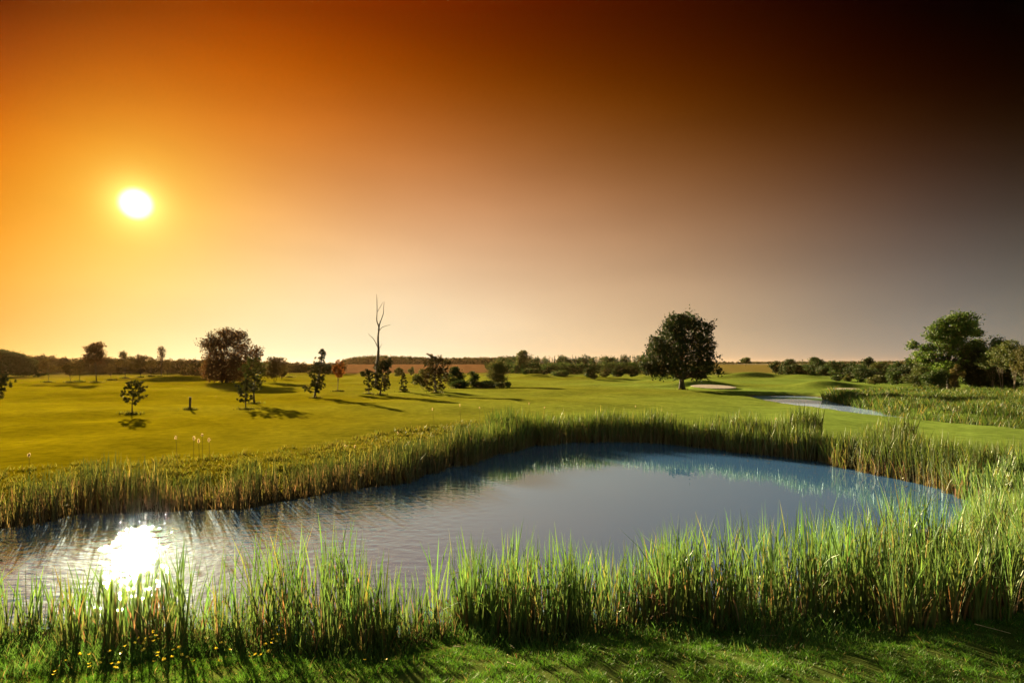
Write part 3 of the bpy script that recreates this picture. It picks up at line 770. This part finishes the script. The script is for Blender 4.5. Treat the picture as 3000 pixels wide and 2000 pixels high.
# right end of the pond: a broad reed bed
k = (~nearside) & (X > 5.2) & (sd_ > np.where(Y > 11, -.12, -.5)) & (sd_ < np.where(Y > 12.5, 3.0, 2.2)) & (Y > 7.6) & (X < Y * .98) & (Y < 17.5)
k &= r.random(len(X)) < np.clip(.75 + .3 * wc(X, Y), .3, 1) * .66
hgt = np.where(Y[k] > 13, 1.0, 1.15) * (1 + .12 * wc2(X[k], Y[k]) + .07 * wc(X[k], Y[k]))
reeds('broad_reeds', 'broad bed of yellow-green reeds at the right end of the pond', X[k], Y[k], hgt, r, nb=(4, 6), wid=.024, brown=.26, lean=.10, colA=np.array([.108, .168, .042]), colB=RD)
# far bank
X, Y = sample_xy(90000, (-17, 11), (26, 33), r); sd_ = pond_sd(X, Y)
wo = 1.5 + .35 * wc2(X, Y) + 1.0 * smooth(8, 14, X)
k = (sd_ > -.35) & (sd_ < wo) & (Y > 13.2) & ~((Y < 17.5) & (X > 5)) & (r.random(len(X)) < np.clip(.95 + .1 * wc(X, Y), .8, 1) * (1 - .5 * smooth(-3.5, -6, X)))
X, Y, sd_ = X[k], Y[k], sd_[k]
hgt = 1.38 * (1 + .10 * wc2(X, Y) + .06 * wc(X, Y)) * np.where(sd_ > 1.2, .92, 1) * (1 - .22 * smooth(-1, -6, X))
west = X + r.normal(0, .8, len(X)) < -1.5
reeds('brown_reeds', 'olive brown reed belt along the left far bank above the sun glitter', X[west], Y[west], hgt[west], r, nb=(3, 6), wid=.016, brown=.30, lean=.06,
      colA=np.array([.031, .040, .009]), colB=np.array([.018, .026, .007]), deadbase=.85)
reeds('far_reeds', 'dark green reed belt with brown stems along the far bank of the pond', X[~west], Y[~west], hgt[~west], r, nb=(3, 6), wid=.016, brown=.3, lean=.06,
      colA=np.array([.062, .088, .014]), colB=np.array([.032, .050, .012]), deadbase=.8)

# stream bank and marsh grass
MARSH = np.array([px(a, b, .4) for a, b in [(2425,1158),(2480,1150),(2600,1146),(3000,1150),(3300,1180),(3400,1250),(3000,1262),(2750,1238),(2640,1221),(2560,1201),(2450,1180)]])
lo, hi = MARSH.min(0), MARSH.max(0)
X, Y = sample_xy(150000, lo, hi, r); k = (sdf(MARSH, X, Y) < .6) & (stream_sd(X, Y) > -.5); X, Y = X[k], Y[k]
k = r.random(len(X)) < np.clip(.62 + .4 * wc2(X * .6, Y * .6), .12, 1); X, Y = X[k][:45000], Y[k][:45000]; n = len(X)
hh = .62 * (1 + .25 * wc2(X, Y)) * r.uniform(.6, 1.2, n) * np.where(stream_sd(X, Y) < 1.2, 1.5, 1)
c1 = vary((.040, .066, .013), n, r, .22); yy = r.random(n) < .15; c1[yy] = vary((.12, .10, .025), yy.sum(), r, .2)
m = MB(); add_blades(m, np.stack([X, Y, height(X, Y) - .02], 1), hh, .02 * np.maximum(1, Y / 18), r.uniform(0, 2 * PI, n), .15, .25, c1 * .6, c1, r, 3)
tag(m.build('marsh_grass', M_GRASS), 'tall unmown marsh grass beyond the stream on the right', 'grass', kind='stuff')

# ------------------------------------------------------------------ lawn grass
def blocked(X, Y):
    b = (pond_sd(X, Y) < .5) | (stream_sd(X, Y) < .25)
    b |= (((X + 62) / 15) ** 2 + ((Y - 107.3) / 2.6) ** 2 < 1)          # blades left out so the mound's shaded face looks dark
    for bx, by, rx, ry, a in BUNKERS: b |= ((X - bx) / rx) ** 2 + ((Y - by) / ry) ** 2 < 1.3
    return b
n = 740000
u = r.uniform(-400, 3400, n); v = r.uniform(1097, 1440, n)
D = 3.5 * F / (v - HOR); X = (u - 1500) / F * D; Y = D * np.exp(r.normal(0, .01, n))
k = ~blocked(X, Y); X, Y, D = X[k], Y[k], D[k]; n = len(X)
c = lawn_colour(X, Y) * np.exp(r.normal(0, .10, (n, 1)))
hh = (.012 + .00019 * D) * r.uniform(.5, 1.4, n)
m = MB(); add_blades(m, np.stack([X, Y, height(X, Y) - .01], 1), hh, .0006 * D + .001, r.uniform(0, 2 * PI, n), r.uniform(.1, .9, n), 0., c * .8, c * .8, r, 1)
tag(m.build('lawn_grass', M_GRASS), 'mown golden green lawn grass across the golf course', 'grass', kind='stuff')

# rough grass: far bank edge, left slope, tufts at the tree feet
n = 230000
X = r.uniform(-22, 24, n); Y = r.uniform(13, 36, n); sd_ = pond_sd(X, Y)
wr = np.where(X < -1, 7.0, 1.8)
k = (sd_ > .8) & (sd_ < wr) & (r.random(n) < np.clip(1.1 - sd_ / wr + .25 * wc(X, Y), 0.05, 1)); X, Y = X[k], Y[k]
hh = .15 * r.uniform(.5, 1.4, len(X)) * np.exp(.3 * wc(X, Y))
tx, ty = [], []
for uu, vv in TREE_BASES + [(385,1212),(720,1199),(746,1182),(925,1166),(989,1146),(1081,1154),(1113,1158),(1182,1148),(1276,1151),(556,1199),(849,1106),(1999,1141)]:
    bx, by, bz = base(uu, vv); q = 170; rr2 = .34 if vv > 1140 else .5
    if uu == 556: rr2 = .3
    tx.append(bx + r.normal(0, rr2, q)); ty.append(by + r.normal(0, rr2 * .6, q))
tx = np.concatenate(tx); ty = np.concatenate(ty)
hh = np.concatenate([hh, .24 * r.uniform(.5, 1.4, len(tx)) * np.maximum(1, ty / 70)])
X = np.concatenate([X, tx]); Y = np.concatenate([Y, ty]); n = len(X)
c = vary((.085, .078, .012), n, r, .25) * .9
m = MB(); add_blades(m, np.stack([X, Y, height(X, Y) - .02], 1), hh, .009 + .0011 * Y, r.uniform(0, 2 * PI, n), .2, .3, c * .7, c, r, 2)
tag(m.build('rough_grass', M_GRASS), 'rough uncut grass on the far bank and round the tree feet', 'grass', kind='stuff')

# foreground: tall bank grass and short turf
n = 90000
X = r.uniform(-11, 12, n); Y = r.uniform(5.6, 11, n); sd_ = pond_sd(X, Y); U = 1500 + X / Y * F
k = (sd_ > -.35) & (sd_ < 1.35 + .35 * wc(X, Y)) & (U > -600) & (U < 3600) & (r.random(n) < .8); X, Y, sd_ = X[k], Y[k], sd_[k]; n = len(X)
hh = (.50 - .24 * np.clip(sd_, 0, 1.5)) * r.uniform(.4, 1.2, n) * (1 + .2 * wc2(X, Y))
c = vary((.06, .12, .026), n, r, .25); bb = r.random(n) < .12; c[bb] = vary((.16, .12, .05), bb.sum(), r, .25)
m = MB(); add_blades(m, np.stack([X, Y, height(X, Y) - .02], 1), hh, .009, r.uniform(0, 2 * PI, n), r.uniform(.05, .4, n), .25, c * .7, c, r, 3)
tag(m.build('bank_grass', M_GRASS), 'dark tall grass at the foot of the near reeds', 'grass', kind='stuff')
n = 400000
X = r.uniform(-11, 11, n); Y = r.uniform(4.6, 9.5, n); sd_ = pond_sd(X, Y); U = 1500 + X / Y * F
k = (sd_ > .5) & (U > -600) & (U < 3600); X, Y = X[k], Y[k]; n = len(X)
wt = Waves(77, .45); tuft = np.clip(1 + .45 * wt(X, Y), .35, 2)
hh = .052 * tuft * r.uniform(.5, 1.4, n)
c = vary((.050, .118, .013), n, r, .22) * np.exp(.12 * wt(X, Y))[:, None]; bb = r.random(n) < .04; c[bb] = vary((.25, .2, .08), bb.sum(), r, .25)
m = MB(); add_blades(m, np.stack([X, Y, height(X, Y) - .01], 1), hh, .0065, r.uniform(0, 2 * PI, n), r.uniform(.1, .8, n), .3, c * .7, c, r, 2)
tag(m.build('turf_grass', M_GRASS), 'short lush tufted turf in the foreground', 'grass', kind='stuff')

# ------------------------------------------------------------------ cattails with fluffy heads
def curve_pts(p0, p1, sag, n=8):
    t_ = np.linspace(0, 1, n)[:, None]; p0 = np.array(p0, float); p1 = np.array(p1, float)
    q = p0 + (p1 - p0) * t_; q[:, 0] += sag * np.sin(t_[:, 0] * PI); return q
CATS = [(85,1332,15.2,'fluffy white seed head standing alone at the far left of the reed belt'),
        (515,1281,17.2,'pair-like thick fluffy seed head left of a small cluster of seed heads'),
        (568,1284,17.4,'small seed head at the left of the cluster of seed heads'),
        (582,1291,17.0,'largest seed head in the middle of the cluster of seed heads'),
        (592,1274,17.8,'highest seed head in the cluster of seed heads'),
        (612,1288,17.3,'small seed head at the right of the cluster of seed heads'),
        (1012,1306,20.6,'fluffy seed head above the reeds below the dead tree'),
        (1040,1307,20.9,'thin seed head beside the fluffy one below the dead tree'),
        (1165,1268,23.4,'seed head alone between the dead tree and the tall reed tip'),
        (1267,1198,26.4,'fluffy seed head against the lawn right below the rusty pine'),
        (1347,1186,27.5,'tallest fluffy seed head against the bright lawn'),
        (1405,1194,28.0,'bright small seed head right of the tallest one'),
        (1550,1182,30.5,'faint slim seed head in the middle of the far reeds'),
        (1595,1193,30.6,'short seed head over the middle of the far reeds'),
        (1862,1190,31.4,'pale hooked seed head left of the oak trunk over the far reeds'),
        (2272,1226,28.4,'pale seed head over the far reeds below the stream')]
r = np.random.default_rng(88)
for k, (u, v, d, lab) in enumerate(CATS):
    X = (u - 1500) / F * d; zt = H - (v - HOR) / F * d; zg = ground(X, d); hl = .09 * r.uniform(.7, 1.3); fat = .018 * r.uniform(.8, 1.3)
    t = thing('cattail', (X, d, zg), lab, 'cattail', 'cattail seed heads over the reeds')
    m = MB(); dx, dy = r.normal(0, .05, 2)
    top = np.array([0, 0, zt - zg]); st = curve_pts((dx, dy, -.1), top, .02); add_tube(m, st, np.linspace(.008, .005, 8), 5, np.array([.12, .10, .03]))
    m.build('stem', M_REED, t)
    m = MB(); n = 90
    f = r.uniform(-.5, .5, n); a = r.uniform(0, 2 * PI, n); rr2 = fat * np.sqrt(np.maximum(.05, 1 - (2 * f) ** 2)) * r.uniform(.6, 1.3, n)
    P = top + np.stack([np.cos(a) * rr2, np.sin(a) * rr2, f * hl * 1.15], 1)
    add_leaves(m, P, .036, r, vary((.55, .42, .27), n, r, .15, .05))
    add_tube(m, [top - [0, 0, hl * .5], top, top + [0, 0, hl * .5]], [fat * .5, fat * .7, fat * .4], 7, np.array([.6, .45, .3]))
    m.build('seed_head', M_FLUFF, t)

# ------------------------------------------------------------------ buttercups and pale stalks in the near grass
BA = [(1320,730),(1315,745),(1340,770),(1297,785),(1255,795),(1245,815),(1370,795),(1320,815),(1235,835),(1195,790),(1160,832),(1075,860),(1240,890),(1050,915),(945,905),
      (770,930),(685,930),(960,1015),(1020,1018),(768,1010),(770,1035),(990,1080),(1000,1105),(860,1000),(1420,870),(1490,890),(1545,870),(1360,915),(1355,940),(1480,955),
      (1560,935),(1610,955),(1410,985),(1415,1000),(1860,880),(1775,795),(1905,830),(1980,890),(2200,945),(2150,975),(2245,960),(2285,845),(2310,905),(1895,1030),(1665,1025),
      (1325,1025),(480,1075),(465,1115),(500,893),(565,980)]
BB = [(178,850),(222,850),(150,910),(190,905),(150,945),(175,965),(80,990),(130,980),(110,1040),(100,1060),(35,1110),(935,1210),(1120,1240)]
FL = [(a / 2.94, 1600 + b / 2.94) for a, b in BA] + [(750 + a / 2.94, 1550 + b / 2.94) for a, b in BB]
def flower_parts():
    m = MB(); m.add(np.zeros((0, 3)))
    ms = MB(); add_tube(ms, curve_pts((0, 0, -.32), (0, 0, 0), .02), np.linspace(.004, .0025, 8), 5, np.array([.07, .13, .03]))
    mp = MB()
    for k in range(5):
        a = k / 5 * 2 * PI; c_, s_ = math.cos(a), math.sin(a); R2 = lambda x, y, z: (c_ * x - s_ * y, s_ * x + c_ * y, z)
        P = [R2(0, 0, 0), R2(.014, -.011, .008), R2(.026, -.008, .016), R2(.026, .008, .016), R2(.014, .011, .008)]
        mp.add(P, [(0, 1, 4)], [(1, 2, 3, 4)], np.array([.75, .52, .02]))
    add_tube(mp, [(0, 0, 0), (0, 0, .007), (0, 0, .010)], [.007, .007, .003], 7, np.array([.55, .45, .03]))
    return ms, mp
ms, mp = flower_parts()
proto = None
for k, (u, v) in enumerate(FL):
    z = .42; d = (H - z) * F / (v - HOR); X = (u - 1500) / F * d; zg = ground(X, d); zt = max(z, zg + .12)
    if proto is None:
        t = thing('buttercup', (X, d, zt), 'yellow buttercup blooming in the dark grass on the near bank', 'flower', 'buttercups on the near bank')
        st = ms.build('stem', M_GRASS, t); hd = mp.build('flower_head', M_PETAL, t); proto = (t, st, hd)
    else:
        t = proto[0].copy(); C.objects.link(t)
        for ch in proto[1:]:
            o = ch.copy(); C.objects.link(o); o.parent = t
    t.location = (X, d, zt)
    t.rotation_euler = (r.normal(0, .18) + .35, r.normal(0, .25), r.uniform(0, 6.28)); t.scale = (1, 1, 1)
    sc_ = r.uniform(.6, 1.0); t.scale = (sc_, sc_, sc_)
for k, (u0, v0, u1, v1, up, lab) in enumerate([
    (1263,1884,1267,1838,1,'pale dry stalk standing upright at the foot of the near reeds'),
    (1318,1903,1362,1909,0,'pale dry stalk lying flat on the turf below the upright one'),
    (1488,1896,1512,1910,0,'pale dry stalk lying slanted near the reed foot'),
    (946,1890,970,1879,0,'short straw tilted in the grass right of the buttercups'),
    (1478,1950,1520,1962,0,'longest straw lying on the bright turf at the bottom'),
    (1147,1966,1153,1952,1,'white straw stub sticking out of the foreground turf'),
    (2600,1800,2660,1742,1,'grey bent reed stalk in the right reed bed'),
    (2880,1830,2960,1862,0,'thin straw lying along the right end of the turf'),
    (2210,1870,2290,1874,0,'faint straw lying flat in the shaded turf'),
    (1845,1862,1872,1890,1,'short pale stalk standing in the shaded grass')]):
    X, Y, Z = base((u0 + u1) / 2 if not up else u0, max(v0, v1)); s = Y / F; m = MB()
    if up: P = curve_pts((0, 0, -.03), ((u1 - u0) * s, .03, (v0 - v1) * s), .012)
    else:
        q = base(u1, v1) if v1 > v0 else base(u0, v0); e = (u1 - u0) * s * .6
        P = curve_pts((-e / 2, (1 if v1 > v0 else -1) * abs(v1 - v0) * s * 1.6, .055), (e / 2, (-1 if v1 > v0 else 1) * abs(v1 - v0) * s * .6, .075), .004)
    add_tube(m, P, np.linspace(.0055, .003, 8), 6)
    o = m.build('dry_stalk', M_STRAW, shade=True); o.location = (X, Y, Z); tag(o, lab, 'stalk', 'dry stalks on the near bank')
# floating weed and broken reed bits
n = 9000; X = r.uniform(-13, 13, n); Y = r.uniform(9, 30, n); sd_ = pond_sd(X, Y)
k = (sd_ < -.2) & (sd_ > -2.6) & (Y > 10.5) & (r.random(n) < np.exp((sd_ + .2) / .8) * np.clip(.8 + .6 * wc(X, Y), 0.1, 1)); X, Y = X[k], Y[k]; n = len(X)
a = r.uniform(0, PI, n); L_ = r.uniform(.05, .35, n); w_ = r.uniform(.012, .03, n)
dx = np.stack([np.cos(a), np.sin(a) * .7, 0 * a], 1) * L_[:, None] * .5; wy = np.stack([-np.sin(a), np.cos(a), 0 * a], 1) * w_[:, None] * .5
P = np.stack([X, Y, np.full(n, .006) + r.uniform(0, .004, n)], 1)
m = MB(); m.add(np.stack([P - dx - wy, P + dx - wy, P + dx + wy, P - dx + wy], 1).reshape(-1, 3), None, np.arange(4 * n).reshape(-1, 4), np.repeat(vary((.10, .075, .035), n, r, .3), 4, 0))
tag(m.build('pond_weed', M_GRASS), 'brown floating weed and broken reed bits along the far bank water', 'pond weed', kind='stuff')

# ------------------------------------------------------------------ evening haze
hm, hnt, hout = new_mat('haze_air')
pv = hnt.nodes.new('ShaderNodeVolumePrincipled'); pv.inputs['Density'].default_value = .000018; pv.inputs['Anisotropy'].default_value = .45
pv.inputs['Color'].default_value = (1, .60, .28, 1); hnt.links.new(pv.outputs[0], hout.inputs['Volume'])
m = MB(); B = 3400.
m.add([(x, y, z) for z in (-2., 26.) for y in (-B, B) for x in (-B, B)], None, [(0, 2, 3, 1), (4, 5, 7, 6), (0, 1, 5, 4), (2, 6, 7, 3), (0, 4, 6, 2), (1, 3, 7, 5)])
tag(m.build('haze', hm), 'thin warm evening haze over the course', 'haze', kind='stuff')

# ------------------------------------------------------------------ sun, sky, camera
SUN_U, SUN_V = 398, 597
sd3 = Vector((SUN_U - 1500, F, HOR - SUN_V)).normalized()
sun_el = math.asin(sd3.z); sun_az = math.atan2(sd3.x, sd3.y)
sl = bpy.data.lights.new('sun', 'SUN'); sl.energy = 5.0; sl.angle = math.radians(.6); sl.color = (1, .78, .44)
so = bpy.data.objects.new('sun', sl); C.objects.link(so); so.rotation_euler = sd3.to_track_quat('Z', 'Y').to_euler(); so.location = (0, 0, 60)

world = bpy.data.worlds.new('World'); sc.world = world; world.use_nodes = True
nt = world.node_tree; nt.nodes.clear(); N, L = nt.nodes.new, nt.links.new
wo_ = N('ShaderNodeOutputWorld'); bg = N('ShaderNodeBackground'); L(bg.outputs[0], wo_.inputs[0])
US = [30, 400, 800, 1300, 1800, 2300, 2610, 2970]; VS = [0, 140, 280, 420, 560, 700, 840, 1000]
SK = {30: [(120,45,0),(148,55,0),(190,85,0),(225,115,0),(245,145,30),(255,160,50),(255,178,75),(253,195,105)],
      400: [(150,55,0),(185,80,0),(220,110,5),(246,142,35),(250,165,65),(252,190,95),(251,208,125),(253,222,155)],
      800: [(135,50,0),(160,70,0),(190,95,20),(220,125,45),(240,165,85),(250,190,120),(253,220,165),(253,233,185)],
      1300: [(110,38,0),(135,55,0),(155,80,20),(180,105,50),(200,135,80),(225,170,120),(240,205,160),(248,228,185)],
      1800: [(75,15,0),(85,32,0),(110,52,0),(130,75,40),(155,105,65),(185,140,105),(205,170,130),(228,200,160)],
      2300: [(30,2,0),(40,8,0),(65,30,0),(90,48,22),(108,75,50),(132,103,85),(160,138,112),(180,158,132)],
      2610: [(8,2,2),(30,2,0),(50,18,2),(65,40,20),(88,65,48),(105,88,75),(130,115,100),(160,142,122)],
      2970: [(0,0,0),(4,1,1),(22,2,0),(42,27,10),(58,45,38),(82,75,70),(108,105,95),(138,132,120)]}
az_, el_, val = [], [], []
for u in US:
    for v, c in zip(VS, SK[u]):
        d3 = np.array([u - 1500, F, HOR - v]); d3 = d3 / np.linalg.norm(d3)
        az_.append(math.atan2(d3[0], d3[1])); el_.append(math.asin(d3[2])); val.append(srgb(*c) ** (1 / 2.2))
az_ = np.array(az_) / .75; el_ = np.array(el_) / .5; val = np.array(val)
MON = [(a_, b_) for a_ in range(6) for b_ in range(6) if a_ + b_ <= 5]
Amat = np.stack([az_ ** a_ * el_ ** b_ for a_, b_ in MON], 1)
lam = 1e-3 * np.diag([0 if a_ + b_ < 2 else 1.0 for a_, b_ in MON])
coef = np.linalg.solve(Amat.T @ Amat + lam, Amat.T @ val)
print('sky fit residual', np.abs(Amat @ coef - val).mean(), np.abs(Amat @ coef - val).max())
tc = N('ShaderNodeTexCoord'); sp = N('ShaderNodeSeparateXYZ'); L(tc.outputs['Generated'], sp.inputs[0])
def math_node(op, a, b=None, c=None, clamp=False):
    n_ = N('ShaderNodeMath'); n_.operation = op; n_.use_clamp = clamp
    for i_, x in enumerate((a, b, c)):
        if x is None: continue
        if isinstance(x, (int, float)): n_.inputs[i_].default_value = x
        else: L(x, n_.inputs[i_])
    return n_.outputs[0]
azn = math_node('ARCTAN2', sp.outputs[0], sp.outputs[1])
eln = math_node('ARCSINE', math_node('MAXIMUM', math_node('MINIMUM', sp.outputs[2], 1.0), -1.0))
a_c = math_node('MULTIPLY', math_node('MAXIMUM', math_node('MINIMUM', azn, .76), -.76), 1 / .75)
e_c = math_node('MULTIPLY', math_node('MAXIMUM', math_node('MINIMUM', eln, .56), 0.0), 1 / .5)
def powers(x, n_):
    o_ = [None, x]
    for k_ in range(2, n_ + 1): o_.append(math_node('MULTIPLY', o_[-1], x))
    return o_
pa, pe = powers(a_c, 5), powers(e_c, 5)
acc = None
for (a_, b_), cf in zip(MON, coef):
    if a_ == 0 and b_ == 0: const = cf; continue
    mono = pa[a_] if b_ == 0 else (pe[b_] if a_ == 0 else math_node('MULTIPLY', pa[a_], pe[b_]))
    vm = N('ShaderNodeVectorMath'); vm.operation = 'MULTIPLY_ADD'
    L(mono, vm.inputs[0]); vm.inputs[1].default_value = tuple(float(x) for x in cf)
    if acc is None: vm.inputs[2].default_value = tuple(float(x) for x in coef[MON.index((0, 0))])
    else: L(acc, vm.inputs[2])
    acc = vm.outputs[0]
vm = N('ShaderNodeVectorMath'); vm.operation = 'MAXIMUM'; L(acc, vm.inputs[0]); vm.inputs[1].default_value = (0, 0, 0); acc = vm.outputs[0]
gm = N('ShaderNodeGamma'); L(acc, gm.inputs[0]); gm.inputs[1].default_value = 2.2
def vmath(op, a, b):
    n_ = N('ShaderNodeVectorMath'); n_.operation = op
    for i_, x in enumerate((a, b)):
        if isinstance(x, tuple): n_.inputs[i_].default_value = x
        else: L(x, n_.inputs[i_])
    return n_.outputs[0]
mpn = N('ShaderNodeMapping'); mpn.inputs['Scale'].default_value = (2.2, 2.2, 9); mpn.inputs['Rotation'].default_value = (.12, .1, 0); L(tc.outputs['Generated'], mpn.inputs[0])
skn = N('ShaderNodeTexNoise'); skn.inputs['Scale'].default_value = 1.6; skn.inputs['Detail'].default_value = 4; skn.inputs['Roughness'].default_value = .45; L(mpn.outputs[0], skn.inputs['Vector'])
streak = math_node('MULTIPLY_ADD', skn.outputs[0], .26, .87)
gm_out = vmath('MULTIPLY', gm.outputs[0], streak)
# glow and disc round the sun
dt = N('ShaderNodeVectorMath'); dt.operation = 'DOT_PRODUCT'; L(tc.outputs['Generated'], dt.inputs[0]); dt.inputs[1].default_value = tuple(sd3)
angd = math_node('MULTIPLY', math_node('ARCCOSINE', math_node('MINIMUM', dt.outputs['Value'], 1.0)), 180 / PI)
def glow(width, power, col):
    e_ = math_node('EXPONENT', math_node('MULTIPLY', math_node('POWER', math_node('MULTIPLY', angd, 1 / width), power), -1.0))
    return vmath('MULTIPLY', e_, col)
disc = N('ShaderNodeMapRange'); disc.interpolation_type = 'SMOOTHSTEP'
disc.inputs['From Min'].default_value = .2; disc.inputs['From Max'].default_value = 1.5; disc.inputs['To Min'].default_value = 2.6; disc.inputs['To Max'].default_value = 0.0
L(angd, disc.inputs['Value'])
sky = gm_out
sky = vmath('ADD', sky, vmath('MULTIPLY', disc.outputs[0], (1, 1, .95)))
sky = vmath('ADD', sky, glow(1.5, 1.5, (.5, .9, .28)))
sky = vmath('ADD', sky, glow(4.6, 1.1, (.14, .33, .05)))
sky = vmath('MULTIPLY', sky, (1 / GAIN,) * 3)
# unseen sky overhead and behind, tinted for fill, plus an added faint band
ns = N('ShaderNodeTexSky'); ns.sky_type = 'NISHITA'; ns.sun_disc = False; ns.sun_elevation = sun_el; ns.sun_rotation = sun_az
ns.air_density = 1.0; ns.dust_density = .6; ns.ozone_density = 2.0
nis = vmath('MULTIPLY', ns.outputs[0], (.030, .021, .0095))
hi_ = N('ShaderNodeMapRange'); hi_.interpolation_type = 'SMOOTHSTEP'; hi_.inputs['From Min'].default_value = 1.5; hi_.inputs['From Max'].default_value = .9
L(math_node('ABSOLUTE', azn), hi_.inputs['Value'])
h2_ = N('ShaderNodeMapRange'); h2_.interpolation_type = 'SMOOTHSTEP'; h2_.inputs['From Min'].default_value = 1.3; h2_.inputs['From Max'].default_value = .95
L(eln, h2_.inputs['Value'])
nis = vmath('ADD', nis, vmath('MULTIPLY', math_node('MULTIPLY', hi_.outputs[0], h2_.outputs[0]), tuple(x / GAIN for x in (.05, .06, .07))))
m1 = N('ShaderNodeMapRange'); m1.interpolation_type = 'SMOOTHSTEP'; m1.inputs['From Min'].default_value = .585; m1.inputs['From Max'].default_value = .72
L(eln, m1.inputs['Value'])
m2 = N('ShaderNodeMapRange'); m2.interpolation_type = 'SMOOTHSTEP'; m2.inputs['From Min'].default_value = .95; m2.inputs['From Max'].default_value = 1.6
L(math_node('ABSOLUTE', azn), m2.inputs['Value'])
fac = math_node('MAXIMUM', m1.outputs[0], m2.outputs[0])
mx = N('ShaderNodeMix'); mx.data_type = 'RGBA'; L(fac, mx.inputs[0]); L(sky, mx.inputs[6]); L(nis, mx.inputs[7])
L(mx.outputs[2], bg.inputs[0]); bg.inputs[1].default_value = 1.0

cam = bpy.data.cameras.new('camera'); co = bpy.data.objects.new('camera', cam); C.objects.link(co)
cam.sensor_width = 36; cam.lens = 36 * F / 3000; cam.shift_y = (HOR - 1000) / 3000
co.location = (0, 0, H); co.rotation_euler = (PI / 2, 0, 0); cam.clip_end = 20000; cam.clip_start = .1
sc.camera = co

sc.view_settings.view_transform = 'Standard'; sc.view_settings.look = 'None'
sc.view_settings.exposure = EXPO; sc.view_settings.gamma = 1; sc.view_settings.use_curve_mapping = False
sc.cycles.sample_clamp_indirect = 4.0; sc.cycles.sample_clamp_direct = 0
sc.cycles.max_bounces = 6; sc.cycles.transparent_max_bounces = 6; sc.cycles.transmission_bounces = 4
sc.cycles.volume_bounces = 0
sc.cycles.use_denoising = True
